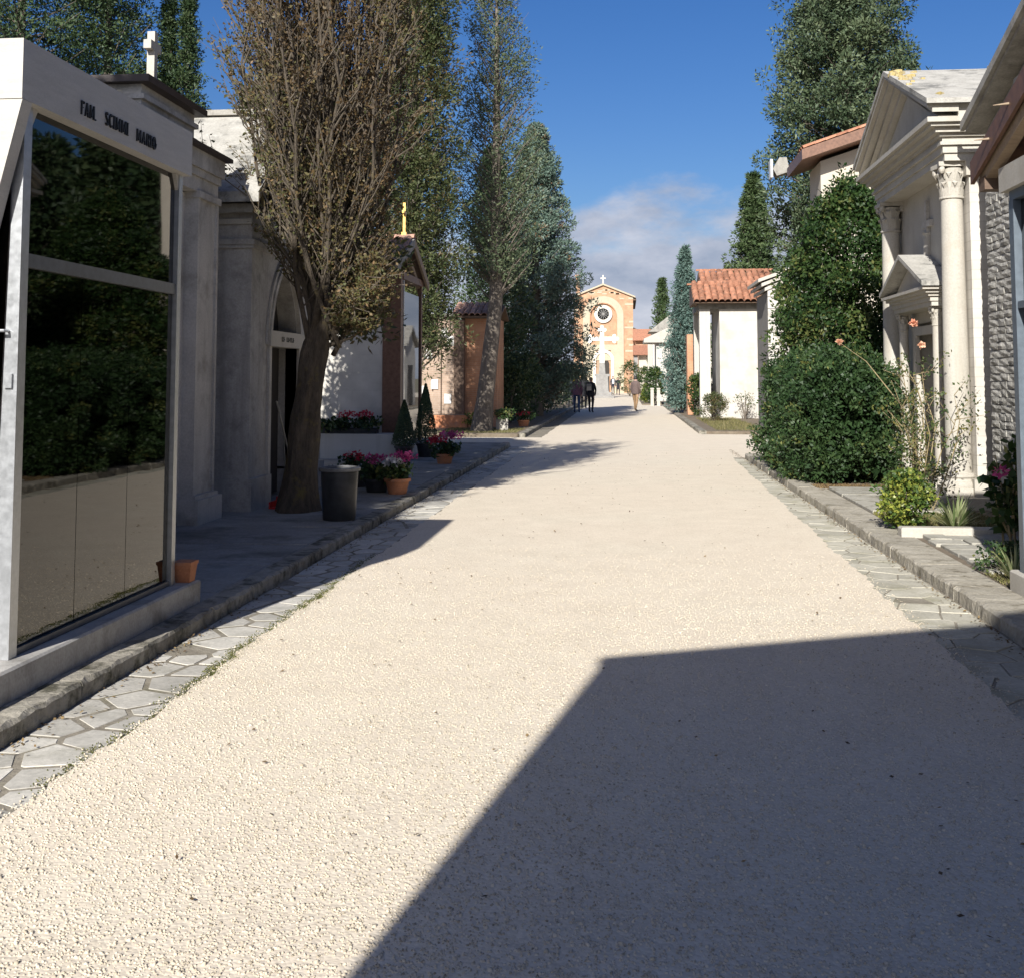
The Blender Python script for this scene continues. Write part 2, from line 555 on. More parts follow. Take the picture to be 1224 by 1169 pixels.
def leaves(name, P, D, N, L, Wd, tint, mat, parent=None, origin=None):
    """diamond leaves: base P, along D, facing N"""
    D = unit(D)
    S = unit(np.cross(D, N))
    L = np.broadcast_to(L, (len(P),))[:, None]
    Wd = np.broadcast_to(Wd, (len(P),))[:, None]
    V = np.stack([P, P + D * L * .45 + S * Wd * .5, P + D * L, P + D * L * .45 - S * Wd * .5], axis=1).reshape(-1, 3)
    if parent is not None:
        V = V - np.array(wloc(parent))
    F = np.arange(len(V), dtype=np.int32).reshape(-1, 4)
    return link_np(name, npmesh(name, V, F, mat, tint), parent)

def puff(C, rad, nb, L, Wd, spiky=.6, flat=.8, tint0=None, tj=.18):
    """tufts of blades: around each centre C (radius rad) nb blades that stand outwards"""
    n = len(C)
    d = rdir(n * nb).reshape(n, nb, 3)
    d[..., 2] *= flat
    rr = RNG.uniform(.55, 1.0, (n, nb, 1)) * np.broadcast_to(rad, (n,))[:, None, None]
    P = (C[:, None, :] + d * rr).reshape(-1, 3)
    dd = d.reshape(-1, 3)
    rnd = rdir(len(P))
    D = unit(dd * spiky + rnd * (1 - spiky) + np.array([0, 0, .12]))
    Nn = unit(np.cross(D, rdir(len(P))) + dd * 1.4)
    t = RNG.uniform(.0, 1, n) if tint0 is None else tint0
    T = np.clip(np.repeat(t, nb) + RNG.normal(0, tj, n * nb), 0, 1)
    k = len(P)
    return P, D, Nn, RNG.uniform(.7, 1.3, k) * L, RNG.uniform(.7, 1.3, k) * Wd, T

def conifer(name, label, base, height, prof, boughs, puffs, nb, L, Wd, mat, bark, group, rad=.3, z0=.12, lift=.35, trunk_r=.2, lean=(0, 0), spiky=.55, cat='tree', inner=.35, flat=.8, bare=None):
    """trunk with boughs that end in tufts; prof(t) = crown radius at relative height t"""
    t = thing(name, label, cat, base, group)
    bx, by, bz = base
    mb = MB()
    n = 14
    def lx(h):
        return lean[0] * min(1, h * 3.4)
    pts = [(bx + lx(k / n), by + lean[1] * k / n, bz - .05 + (height * .97) * k / n) for k in range(n + 1)]
    rads = [trunk_r * (1.25 if k == 0 else 1) * (1 - .93 * k / n) + .008 for k in range(n + 1)]
    mb.tube(pts, rads, 9)
    C, RD, TT = [], [], []
    for b in range(boughs):
        h = z0 + (1 - z0) * (b + random.random()) / boughs
        r = prof(h)
        if r <= 0.02:
            r = .04
        az = b * 2.39996 + random.uniform(-.5, .5)
        ln = r * random.uniform(.78, 1.08)
        st = Vector((bx + lx(h), by + lean[1] * h, bz + height * max(.02, h - lift * ln / height)))
        end = Vector((bx + lx(h) + math.cos(az) * ln, by + lean[1] * h + math.sin(az) * ln, bz + height * h + random.uniform(-.1, .15)))
        mid = st.lerp(end, .5) + Vector((0, 0, -.06 * ln))
        mb.tube([st, mid, end], [.012 + trunk_r * .16 * (1 - h), .010 + trunk_r * .08 * (1 - h), .006], 4)
        if bare and random.random() < bare(h):
            for q in range(4):
                e2 = mid.lerp(end, random.random()) + Vector((random.uniform(-.3, .3), random.uniform(-.3, .3), random.uniform(.1, .5)))
                mb.tube([mid.lerp(end, random.random()), e2], [.008, .003], 3)
            continue
        tb = random.random()
        for q in range(puffs):
            u = 1 - (1 - inner) * random.random() ** 1.3
            c = st.lerp(end, u)
            sp = min(.45, .2 * ln + .06)
            gz = [max(-1.3, min(1.3, random.gauss(0, 1))) for _ in range(3)]
            C.append((c.x + gz[0] * sp * .7, c.y + gz[1] * sp * .7, c.z + gz[2] * sp * .6))
            RD.append(rad * random.uniform(.65, 1.25) * (.55 + .45 * min(1, r / (rad * 2.5))))
            TT.append(min(1, max(0, tb * .6 + random.random() * .4)))
    obj('trunk', mb, bark, t, smooth=True)
    P, D, N, l, w, T = puff(np.array(C), np.array(RD), nb, L, Wd, spiky, flat, np.array(TT))
    leaves('crown', P, D, N, l, w, T, mat, t)
    return t

# ---------------------------------------------------------------- the ground, road, gutters, kerbs
def grid_strip(edgeL, edgeR, ys, z):
    mb = MB()
    for i, y in enumerate(ys):
        mb.v += [(edgeL(y), y, z), (edgeR(y), y, z)]
        if i:
            k = 2 * i
            mb.f.append((k - 2, k - 1, k + 1, k))
            mb.m.append(0)
    return mb

def wob(y, s, a=.014):
    return a * (math.sin(y * 2.3 + s) + .6 * math.sin(y * 5.9 + 2 * s) + .8 * math.sin(y * 17.1 + s * 3) + .6 * math.sin(y * 31.7 + s))

struct(obj('ground', MB().add([(-600, -80, -.05), (600, -80, -.05), (600, 1500, -.05), (-600, 1500, -.05)], [(0, 1, 2, 3)]), M['ground']))
def eL(y):
    return -2.26 + wob(y, 1.0)
def eR(y):
    return 1.86 + min(.28, max(0, (y - 7) * .016)) + wob(y, 4.0)
ysr = [-8 + .08 * k for k in range(int(70 / .08))] + [62 + k for k in range(0, 24)]
road = struct(obj('gravel_road', grid_strip(eL, eR, ysr, 0.0), M['gravel']))
sq = MB().add([(-14, 85, -.004), (14, 85, -.004), (14, 124, -.004), (-14, 124, -.004)], [(0, 1, 2, 3)])
struct(obj('church_square', sq, M['gravel']))
lane = MB().add([(2.0, 23.6, -.004), (26, 23.6, -.004), (26, 33.2, -.004), (2.0, 33.2, -.004)], [(0, 1, 2, 3)])
struct(obj('side_lane', lane, M['gravel']))
lane = MB().add([(-26, 27.0, -.004), (-2.1, 27.0, -.004), (-2.1, 31.0, -.004), (-26, 31.0, -.004)], [(0, 1, 2, 3)])
struct(obj('side_path', lane, M['gravel']))

# loose gravel stones of the near road, too many to count
def pebbles():
    n = 105000
    y = 2.3 + 10 * RNG.random(n * 2) ** 1.9
    x = RNG.uniform(-2.36, 2.02, n * 2)
    el = np.array([eL(v) for v in y]); er = np.array([eR(v) for v in y])
    jit = RNG.normal(0, .035, n * 2)
    k = (RNG.random(n * 2) < np.clip((11.5 - y) / 7, 0, 1)) & (x > el - np.abs(jit)) & (x < er + np.abs(jit) * 2.2)
    # keep mainly what lies in the field of view
    k &= (x > -y * .72 - .3) & (x < y * .36 + .4)
    x, y = x[k][:n], y[k][:n]
    n = len(x)
    r = RNG.uniform(.0028, .0066, n) * np.where(RNG.random(n) < .04, 1.5, 1)
    a = RNG.uniform(0, 6.28, n)
    z = np.zeros(n) - .001
    ang = a[:, None] + np.array([0, 2.094, 4.189]) + RNG.uniform(-.35, .35, (n, 3))
    rr = r[:, None] * RNG.uniform(.75, 1.35, (n, 3))
    low = np.stack([x[:, None] + rr * np.cos(ang), y[:, None] + rr * np.sin(ang), np.broadcast_to(z[:, None], (n, 3))], -1)
    ang2 = ang + 1.05 + RNG.uniform(-.3, .3, (n, 3))
    r2 = r[:, None] * RNG.uniform(.45, .95, (n, 3))
    hz = r[:, None] * RNG.uniform(.4, 1.2, (n, 3))
    hi = np.stack([x[:, None] + r2 * np.cos(ang2), y[:, None] + r2 * np.sin(ang2), z[:, None] + hz], -1)
    V = np.concatenate([low, hi], 1).reshape(-1, 3)
    tri = np.array([(3, 4, 5), (0, 1, 3), (1, 4, 3), (1, 2, 4), (2, 5, 4), (2, 0, 5), (0, 3, 5)])
    F = (np.arange(n)[:, None, None] * 6 + tri[None]).reshape(-1, 3)
    T = np.repeat(np.clip(RNG.beta(2.2, 1.6, n) + .10 * np.sin(x * 2.1 + .4 * np.sin(y * .9)) + .06 * np.sin(y * 1.3 + x), 0, 1) * .95 + (RNG.random(n) < .004) * .2, 7)
    struct(link_np('gravel', npmesh('gravel', V, F, M['pebble'], np.clip(T, 0, 1))), 'stuff')
pebbles()

# voronoi crazy paving in the gutters: every stone a piece
def clip_poly(poly, nx, ny, d):
    out = []
    for i in range(len(poly)):
        p, q = poly[i], poly[(i + 1) % len(poly)]
        a = p[0] * nx + p[1] * ny - d
        b = q[0] * nx + q[1] * ny - d
        if a <= 0:
            out.append(p)
        if (a < 0 < b) or (b < 0 < a):
            t = a / (a - b)
            out.append((p[0] + (q[0] - p[0]) * t, p[1] + (q[1] - p[1]) * t))
    return out

def crazy(name, x0, x1, y0, y1, cols, dy, z, mat, parent, gap, th=.02, ztop=0.0, jit=.47, drop=0.0):
    # scattered centres, none too close, uneven in size
    pts = []
    md = math.sqrt((x1 - x0) / cols * dy)
    tries = 0
    while tries < 4000:
        tries += 1
        q = (random.uniform(x0, x1), random.uniform(y0, y1))
        m = md * (.55 + .35 * math.sin(q[1] * 2.9) ** 2)
        if all(abs(q[1] - p[1]) > m or math.hypot(q[0] - p[0], (q[1] - p[1]) * .8) > m for p in pts):
            pts.append(q)
    for i, (px, py) in enumerate(pts):
        if random.random() < drop:
            continue
        poly = [(x0, y0), (x1, y0), (x1, y1), (x0, y1)]
        for (qx, qy) in pts:
            if abs(qy - py) > 3.6 * dy or (qx == px and qy == py):
                continue
            dx, dyy = qx - px, qy - py
            l = math.hypot(dx, dyy)
            poly = clip_poly(poly, dx / l, dyy / l, ((qx + px) / 2 * dx + (qy + py) / 2 * dyy) / l - gap * random.uniform(.5, 1.5))
            if len(poly) < 3:
                break
        if len(poly) < 3:
            continue
        cx = sum(p[0] for p in poly) / len(poly)
        cy = sum(p[1] for p in poly) / len(poly)
        mb = MB()
        n = len(poly)
        zt = ztop + random.uniform(-.0015, .002)
        tx, ty = random.uniform(-.005, .005), random.uniform(-.005, .005)
        def hh(p):
            return zt + (p[0] - cx) * tx + (p[1] - cy) * ty
        mb.v = [(p[0], p[1], ztop - th) for p in poly] + [(p[0], p[1], hh(p) - .003) for p in poly] + [(cx + (p[0] - cx) * .985, cy + (p[1] - cy) * .985, hh(p)) for p in poly]
        for k in (0, n):
            for a in range(n):
                b = (a + 1) % n
                mb.f.append((k + a, k + b, k + b + n, k + a + n))
        mb.f.append(tuple(range(2 * n, 3 * n)))
        mb.m = [0] * len(mb.f)
        obj(name, mb, mat, parent, at=(cx, cy, ztop))

gl = struct(obj('gutter_left', MB().add([(-2.75, -8, -.0075), (-2.1, -8, -.0075), (-2.1, 62, -.0075), (-2.75, 62, -.0075)], [(0, 1, 2, 3)]), M['gutter_bed']))
crazy('gutter_stone', -2.70, -2.26, 2.5, 14.5, 2, .34, 0, M['gutter_stone'], gl, .016, ztop=-.004, drop=.05)
crazy('gutter_stone', -2.69, -2.27, 14.5, 27, 1, .5, 0, M['gutter_stone'], gl, .016, ztop=-.004)
gr = struct(obj('gutter_right', MB().add([(1.7, -8, -.0075), (2.37, -8, -.0075), (2.37, 62, -.0075), (1.7, 62, -.0075)], [(0, 1, 2, 3)]), M['gutter_bed']))
crazy('gutter_stone', 1.80, 2.34, 4.5, 15.0, 2, .40, 0, M['gutter_stone_r'], gr, .007, ztop=-.004, drop=.03)
crazy('gutter_stone', 1.95, 2.34, 15.0, 23.4, 1, .5, 0, M['gutter_stone_r'], gr, .008, ztop=-.004, drop=.05)

def kerb_run(parent, x0, x1, y0, y1, mat, ln=.95, z=.12, face=1):
    y = y0
    while y < y1:
        l = min(ln * random.uniform(.75, 1.25), y1 - y)
        if l < .15:
            break
        mb = MB()
        # rough, rounded, chipped stone: cross sections along its length
        ns = max(4, int(l / .07)) if y < 16 else 4
        rows = []
        for k in range(ns + 1):
            yy = y + .006 + (l - .012) * k / ns
            j = [random.uniform(-.012, .012) for _ in range(3)]
            xo, xi = (x1, x0) if face > 0 else (x0, x1)      # street side, back side
            s = 1 if face > 0 else -1
            rows.append([(xi, yy, -.03), (xi, yy, z), (xo - s * (.012 + max(0, j[1]) * 1.6) + j[0] * .5 * s, yy, z + j[1] * .35), (xo - s * .002 + j[0] * .6 * s, yy, z - .018 + j[2] * .6), (xo + j[2] * .8 * s, yy, -.03)])
        for r_ in rows:
            mb.v += r_
        for k in range(ns):
            for i in range(4):
                a = k * 5 + i
                mb.f.append((a, a + 1, a + 6, a + 5))
        mb.f.append((0, 1, 2, 3, 4))
        mb.f.append(tuple(ns * 5 + i for i in (4, 3, 2, 1, 0)))
        mb.m = [0] * len(mb.f)
        obj('kerb_stone', mb, mat, parent, at=((x0 + x1) / 2, y + l / 2, 0))
        y += l

kl = struct(obj('pavement_left', MB().box(-26, -2.88, -8, 27, -.04, .084), M['pavement']))
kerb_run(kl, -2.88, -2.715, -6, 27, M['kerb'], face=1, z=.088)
# slabs on the left pavement, with open joints
for (x0, x1, y0, y1) in ((-4.4, -2.90, 8.0, 9.15), (-4.4, -2.90, 9.2, 10.3), (-4.35, -2.90, 10.35, 11.5), (-3.4, -2.90, 11.55, 12.6), (-3.5, -2.9, 16.2, 18.4), (-3.5, -2.9, 18.5, 20.5)):
    obj('paving_slab', MB().bevbox(x0, x1, y0, y1, .06, .090 + random.uniform(0, .006), .006), M['pavement'], kl, at=((x0 + x1) / 2, (y0 + y1) / 2, .11))
kr = struct(obj('verge_right', MB().box(2.70, 26, -8, 23.5, -.04, .088), M['soil']))
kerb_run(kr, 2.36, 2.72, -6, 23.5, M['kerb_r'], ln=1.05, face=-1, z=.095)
k2 = struct(obj('verge_right_far', MB().box(2.28, 26, 33.3, 90, -.04, .075), M['soil']))
kerb_run(k2, 2.08, 2.28, 33.3, 66, M['kerb'], ln=1.6, z=.09, face=-1)
k3 = struct(obj('verge_left_far', MB().box(-26, -2.9, 31.2, 90, -.04, .085), M['soil']))
kerb_run(k3, -2.9, -2.72, 31.2, 66, M['kerb'], ln=1.6, z=.10, face=1)
# stone slab path, bed edging and setts in front of the temple
obj('stone_slab', MB().bevbox(2.74, 3.6, 13.3, 15.1, .08, .128, .01), M['paving'], kr, at=(3.1, 14.2, .1))
obj('stone_slab', MB().bevbox(2.74, 4.0, 15.15, 16.1, .08, .126, .01), M['paving'], kr, at=(3.3, 15.6, .1))
obj('bed_edging', MB().bevbox(2.60, 3.95, 11.35, 11.50, .08, .185, .015), M['white_stone'], kr, at=(3.2, 11.4, .1))
y = 9.25
while y < 11.25:
    d = random.uniform(.24, .34)
    x = 2.75 + random.uniform(0, .05)
    while x < 3.8:
        w = random.uniform(.2, .33)
        obj('sett', MB().bevbox(x + .008, x + w - .008, y + .008, y + d - .008, .07, .122 + random.uniform(-.006, .008), .008), M['paving'], kr, at=(x + w / 2, y + d / 2, .1))
        x += w
    y += d
obj('stone_slab', MB().bevbox(2.75, 3.7, 8.15, 8.5, .05, .16, .01), M['paving'], kr, at=(3.2, 8.3, .1))

# moss along the edge of the gravel
def moss():
    n = 16000
    y = RNG.uniform(4.3, 10.5, n)
    x = np.array([eL(v) for v in y]) + RNG.normal(-.012, .03, n)
    k = RNG.random(n) < (.25 + .75 * np.sin(y * 1.7) ** 2) * np.clip((y - 4) / 2, 0, 1) * np.clip((10.7 - y) / 2, 0, 1)
    x, y = x[k], y[k]
    n = len(x)
    P = np.stack([x, y, np.full(n, -.006)], -1)
    D = unit(rdir(n) * .8 + np.array([0, 0, 1.0]))
    struct(leaves('moss', P, D, rdir(n), RNG.uniform(.005, .013, n), .008, RNG.random(n), M['moss']), 'stuff')
M['moss'] = leafmat('moss', [(0, (.06, .06, .02)), (.6, (.12, .13, .04)), (1, (.2, .18, .07))], .2, .9)
moss()
def litter():
    """dry leaves and crumbs blown against the kerbs"""
    n = 2600
    s = RNG.random(n) < .5
    y = RNG.uniform(3.5, 26, n)
    x = np.where(s, -2.70 + np.abs(RNG.normal(0, .07, n)), 2.34 - np.abs(RNG.normal(0, .05, n)))
    far = RNG.random(n) < .2
    x = np.where(far, RNG.uniform(-2.2, 1.9, n), x)
    z = np.where(far, .012, .004)
    P = np.stack([x, y, z], -1)
    D = unit(rdir(n) * np.array([1, 1, .25]))
    struct(leaves('leaf_litter', P, D, unit(rdir(n) * .5 + np.array([0, 0, 1.])), RNG.uniform(.012, .034, n), RNG.uniform(.008, .02, n), RNG.random(n), M['litter']), 'stuff')
M['litter'] = leafmat('dry_leaf', [(0, (.07, .045, .025)), (.5, (.15, .10, .05)), (1, (.26, .18, .08))], .1, .9)
litter()

# ---------------------------------------------------------------- letters
def letter(ch, h, w, depth, mat, parent, origin):
    """one raised serif letter on a wall that faces +X: text runs along +Y; strokes in a unit box"""
    mb = MB()
    tk, tn = .24, .13                       # thick and thin strokes, share of the width
    def stroke(p, q, t):
        (y0, z0), (y1, z1) = p, q
        dy, dz = (y1 - y0) * w, (z1 - z0) * h
        l = math.hypot(dy, dz) or 1
        ny, nz = -dz / l * t * w / 2, dy / l * t * w / 2
        e = .012 * len(mb.f) / 6 * .02
        mb.prism([(y0 * w + ny, z0 * h + nz), (y1 * w + ny, z1 * h + nz), (y1 * w - ny, z1 * h - nz), (y0 * w - ny, z0 * h - nz)], 'x', 0, depth + e)
    def serif(y, z, half=.2):
        mb.box(0, depth * .9, (y - half) * w, (y + half) * w, z * h - .0018, z * h + .0018)
    def loop(pts, t):
        for p, q in zip(pts[:-1], pts[1:]):
            stroke(p, q, t)
    def arc(cy, cz, ry, rz, a0, a1, n=10):
        return [(cy + ry * math.cos(R(a0 + (a1 - a0) * k / n)), cz + rz * math.sin(R(a0 + (a1 - a0) * k / n))) for k in range(n + 1)]
    if ch == 'F':
        stroke((.2, 0), (.2, 1), tk); stroke((.2, .96), (.95, .96), tn); stroke((.2, .52), (.75, .52), tn); serif(.2, .02); stroke((.93, 1), (.93, .82), tn)
    elif ch == 'A':
        stroke((.1, 0), (.5, 1), tn); stroke((.5, 1), (.9, 0), tk); stroke((.25, .33), (.78, .33), tn * .8); serif(.1, .02, .14); serif(.9, .02, .16)
    elif ch == 'M':
        stroke((.08, 0), (.12, 1), tn * .75); stroke((.12, 1), (.5, .12), tk * .7); stroke((.5, .12), (.88, 1), tn * .7); stroke((.88, 1), (.9, 0), tk * .75); serif(.08, .02, .1); serif(.9, .02, .13)
    elif ch == 'I':
        stroke((.5, 0), (.5, 1), tk * 2.4); serif(.5, .02, .75); serif(.5, .98, .75)
    elif ch == 'S':
        loop(arc(.5, .74, .36, .24, 20, 180, 8) + arc(.5, .5, .36, .0, 180, 180, 1)[:0] + [(.3, .58), (.7, .42)] + arc(.5, .26, .36, .24, 0, -160, 8), tk * .8)
    elif ch == 'C':
        loop(arc(.55, .5, .45, .48, 45, 315, 14), tk * .85)
    elif ch == 'O':
        loop(arc(.5, .5, .42, .48, 0, 360, 18), tk * .85)
    elif ch == 'R':
        stroke((.2, 0), (.2, 1), tk); loop([(.2, .96)] + arc(.5, .73, .34, .23, 90, -90, 8) + [(.2, .5)], tn * 1.2); stroke((.45, .5), (.92, 0), tk * .9); serif(.2, .02); serif(.95, .02, .12)
    else:
        mb.box(0, depth, 0, h * .1, 0, h * .1)
    me2 = rawmesh('letter', mb, mat)
    return piece('letter', me2, parent, origin)

# ---------------------------------------------------------------- left row
# 1. modern chapel with a glass front
g1 = thing('glass_chapel', 'modern travertine chapel with tall dark glass front and raised black letters', 'chapel', (-4.5, 6.5, .12))
XF = -3.0
obj('step', MB().bevbox(-6.6, -2.885, 4.2, 7.66, .06, .24, .012), M['marble_step'], g1)
for (y0, y1, xw) in ((5.385, 5.46, .075), (7.38, 7.44, .06)):
    po = obj('post', MB().box(XF - xw, XF + .02, y0, y1, .241, 2.965), M['steel'], g1)
    po['label'] = 'brushed steel corner post'
beam = obj('beam', MB().box(-3.32, -2.93, 5.26, 7.47, 2.965, 3.265), M['travertine'], g1)
for (ya, yb) in ((5.46, 5.52), (7.38, 7.325)):
    obj('gusset', MB().prism([(ya, 2.963), (yb, 2.963), (ya, 2.86)], 'x', -3.05, -2.985), M['travertine'], g1)
obj('crossbar', MB().box(XF - .05, XF + .012, 5.461, 7.379, 2.155, 2.225), M['steel_dark'], g1)
obj('sill_rail', MB().box(XF - .05, XF + .008, 5.461, 7.379, .242, .275), M['steel_dark'], g1)
obj('pane', MB().box(XF - .022, XF - .010, 5.465, 7.376, 2.226, 2.964), M['glass'], g1)
ye = [5.465, 6.10, 6.74, 7.376]
for a, b in zip(ye[:-1], ye[1:]):
    obj('pane', MB().box(XF - .022, XF - .010, a + .003, b - .003, .276, 2.154), M['glass'], g1)
# near side: travertine wall whose front edge slants back, dark glass before it
obj('side_wall', MB().prism([(-2.93, 2.963), (-6.6, 2.963), (-6.6, .241), (-3.56, .241), (-3.03, 2.55)], 'y', 5.265, 5.36), M['travertine'], g1)
obj('side_pane', MB().prism([(-3.08, .25), (-3.555, .25), (-3.035, 2.53), (-3.03, 2.72), (-3.10, 2.72)], 'y', 5.365, 5.375), M['glass'], g1)
obj('far_side_wall', MB().box(-6.6, -3.08, 7.38, 7.46, .241, 2.963), M['travertine'], g1)
obj('back_wall', MB().box(-6.6, -6.45, 5.37, 7.37, .241, 2.963), M['dark_in'], g1)
obj('roof_slab', MB().box(-6.7, -3.322, 5.265, 7.465, 2.966, 3.262), M['travertine'], g1)
obj('floor', MB().box(-6.44, -3.06, 5.38, 7.37, .242, .262), M['dark_in'], g1)
al = obj('altar', MB().box(-6.3, -5.7, 5.9, 7.1, .263, 1.2).box(-6.35, -5.6, 5.8, 7.2, 1.2, 1.3), M['grey_stone'], g1)
obj('candlestick', MB().lathe([(.06, 1.3), (.02, 1.34), (.018, 1.6), (.04, 1.62), (.02, 1.8)], -6.0, 6.2, 8), M['gold'], al)
obj('door_handle', MB().tube([(-3.03, 5.383, 1.83), (-3.03, 5.34, 1.83), (-3.10, 5.34, 1.83)], .008, 6), M['steel'], g1)
obj('lock_plate', MB().box(-3.04, -3.0, 5.37, 5.384, 1.55, 1.62), M['steel'], g1)
def word(txt, y0, y1, z, h, gapf=.3):
    rel = {'I': .38, 'M': 1.25, '.': .3, 'F': .75, 'S': .75, 'C': .85, 'A': 1.0, 'R': .9, 'O': .95}
    tot = sum(rel[c] for c in txt) + gapf * (len(txt) - 1)
    k = (y1 - y0) / tot
    y = y0
    for c in txt:
        wd = rel[c] * k
        letter(c, h, wd, .010, M['black'], beam, (-2.931, y, z))
        y += wd + gapf * k
word('FAM.', LET[0][0], LET[0][1], LET[0][2], .075)
word('SCIMMI', LET[1][0], LET[1][1], LET[1][2], .075)
word('MARIO', LET[2][0], LET[2][1], LET[2][2], .075)

# small rectangular clay pot on its step
pt = thing('flower_pot', 'empty square terracotta pot on the step of the glass chapel', 'flower pot', (-2.955, 7.56, .24))
mb = MB()
def frus(mb, cx, cy, z0, z1, a, b, t=.012):
    def ring(s, z): return [(cx - s, cy - s, z), (cx + s, cy - s, z), (cx + s, cy + s, z), (cx - s, cy + s, z)]
    v = ring(a, z0) + ring(b, z1) + ring(b - t, z1) + ring(a - t + .004, z0 + t)
    f = [(0, 1, 2, 3), (12, 13, 14, 15)]
    for k in (0, 4, 8):
        for i in range(4):
            j = (i + 1) % 4
            f.append((k + i, k + j, k + j + 4, k + i + 4))
    mb.add(v, f)
frus(mb, -2.955, 7.56, .241, .36, .048, .062)
obj('pot_body', mb, M['terracotta'], pt)
obj('pot_rim', MB().box(-3.022, -2.888, 7.493, 7.627, .355, .376), M['terracotta'], pt)
obj('pot_soil', MB().box(-3.012, -2.898, 7.503, 7.617, .34, .366), M['soil'], pt)

# 2. narrow classical chapel with an attic and a stone cross
g2 = thing('cornice_chapel', 'narrow grey stone chapel with stepped dark-edged cornices and attic', 'chapel', (-6.2, 10.8, .12))
obj('wall', MB().box(-8, -4.62, 9.2, 12.2, .12, 3.55), M['limestone'], g2)
for (y0, y1) in ((9.15, 9.75), (11.62, 12.22)):
    p_ = obj('pilaster', MB().box(-4.8, -4.50, y0, y1, .36, 3.56).box(-4.9, -4.475, y0 - .004, y0 + .05, .361, 3.561).box(-4.9, -4.475, y1 - .05, y1 + .003, .361, 3.561), M['limestone'], g2)
    obj('pilaster_base', MB().box(-4.9, -4.40, y0 - .06, y1 + .06, .08, .34).box(-4.9, -4.44, y0 - .03, y1 + .03, .34, .38), M['limestone'], p_)
    obj('pilaster_cap', MB().box(-4.9, -4.455, y0 - .02, y1 + .025, 3.50, 3.57), M['limestone'], p_)
obj('door', MB().box(-4.7, -4.6, 10.2, 11.2, .2, 2.6), M['wood_dark'], g2)
en = obj('entablature', MB().box(-8.02, -4.49, 9.14, 12.23, 3.565, 3.72).box(-8.05, -4.46, 9.12, 12.25, 3.721, 3.80).box(-8.08, -4.43, 9.10, 12.27, 3.801, 3.99), M['limestone'], g2)
obj('flashing', MB().box(-8.15, -4.36, 9.02, 12.34, 3.992, 4.035), M['dark_flash'], g2)
obj('attic', MB().box(-7.6, -4.66, 10.55, 11.92, 4.036, 4.45).box(-7.62, -4.63, 10.53, 11.94, 4.15, 4.19).box(-7.62, -4.62, 10.52, 11.95, 4.30, 4.35), M['limestone'], g2)
obj('attic_flashing', MB().box(-7.7, -4.55, 10.45, 12.02, 4.451, 4.52), M['dark_flash'], g2)
cr2 = obj('roof_cross', MB().box(-4.88, -4.80, 11.16, 11.24, 4.521, 5.16).box(-4.88, -4.80, 11.07, 11.159, 4.96, 5.05).box(-4.88, -4.80, 11.241, 11.33, 4.96, 5.05), M['white_stone'], g2)
cr2['label'] = 'pale stone cross on the roof'

# 3. grey stone chapel with a pointed arch and rough stone roof
g3 = thing('gothic_chapel', 'grey weathered stone chapel with pointed arch doorway and pale rough roof', 'chapel', (-6.2, 14.4, .12))
Y0, Y1, YR, ZE, ZR = 12.85, 15.95, 14.4, 3.62, 5.02
XW = -4.3
def arch(y0, y1, zs, za, n=10):
    """pointed arch outline from (y1, zs) over the apex to (y0, zs)"""
    c = (y0 + y1) / 2
    hw = (y1 - y0) / 2
    ht = za - zs
    rad = (hw * hw + ht * ht) / (2 * hw)
    out = []
    a1 = math.atan2(ht, rad - hw)
    for k in range(n + 1):
        a = a1 * k / n
        out.append((y1 - rad + rad * math.cos(a), zs + rad * math.sin(a)))
    left = [(2 * c - p[0], p[1]) for p in out[:-1]][::-1]
    return out + left
DA0, DA1, DZS, DZA = 13.55, 14.72, 2.0, 2.98
ar = arch(DA0, DA1, DZS, DZA)
front = MB()
# front wall built round the opening
front.prism([(Y0, .42), (DA0, .42), (DA0, DZS)] + ar[::-1][:11][0:] + [((DA0 + DA1) / 2, 4.9), (Y0, ZE)], 'x', XW - .35, XW)
front.prism([(DA1, .42), (Y1, .42), (Y1, ZE), ((DA0 + DA1) / 2 + .002, 4.9)] + ar[:11][::-1], 'x', XW - .35, XW)
obj('front_wall', front, M['grey_stone'], g3)
obj('body_wall', MB().box(-8.2, XW - .351, Y0, Y1, .12, ZE), M['grey_stone'], g3)
obj('plinth', MB().box(-8.25, XW + .05, Y0 - .05, DA0 - .0, .08, .45).box(-8.25, XW + .05, DA1, Y1 + .05, .08, .451), M['grey_stone'], g3)
mo = MB()
for (e, x) in ((.09, .03), (.03, .05)):
    o_ = arch(DA0 - e - .06, DA1 + e + .06, DZS, DZA + e + .1)
    i_ = arch(DA0 - e, DA1 + e, DZS, DZA + e + .02)
    for k in range(len(o_) - 1):
        mo.prism([o_[k], o_[k + 1], i_[k + 1], i_[k]], 'x', XW + .002, XW + x)
obj('arch_moulding', mo, M['limestone'], g3)
for ya in (DA0 - .09, DA1 + .0):
    obj('jamb', MB().box(XW - .15, XW + .035, ya, ya + .09, .452, DZS), M['limestone'], g3)
sg = obj('lintel', MB().box(XW - .1, XW + .06, DA0 - .12, DA1 + .12, 1.98, 2.17), M['white_stone'], g3)
sg['label'] = 'white stone lintel with small dark lettering'
st, st2 = MB(), MB()
yy = 13.86
for k, wd in enumerate((.05, .06, .0, .05, .06, .05, .06, .05)):
    if wd:
        (st if k < 2 else st2).box(XW + .061, XW + .068, yy, yy + wd * .35, 2.045, 2.105).box(XW + .061, XW + .068, yy + wd * .35, yy + wd * .8, 2.045 + (k % 3) * .02, 2.062 + (k % 3) * .02)
    yy += .068
obj('lettering', st, M['black'], sg)
obj('lettering', st2, M['black'], sg)
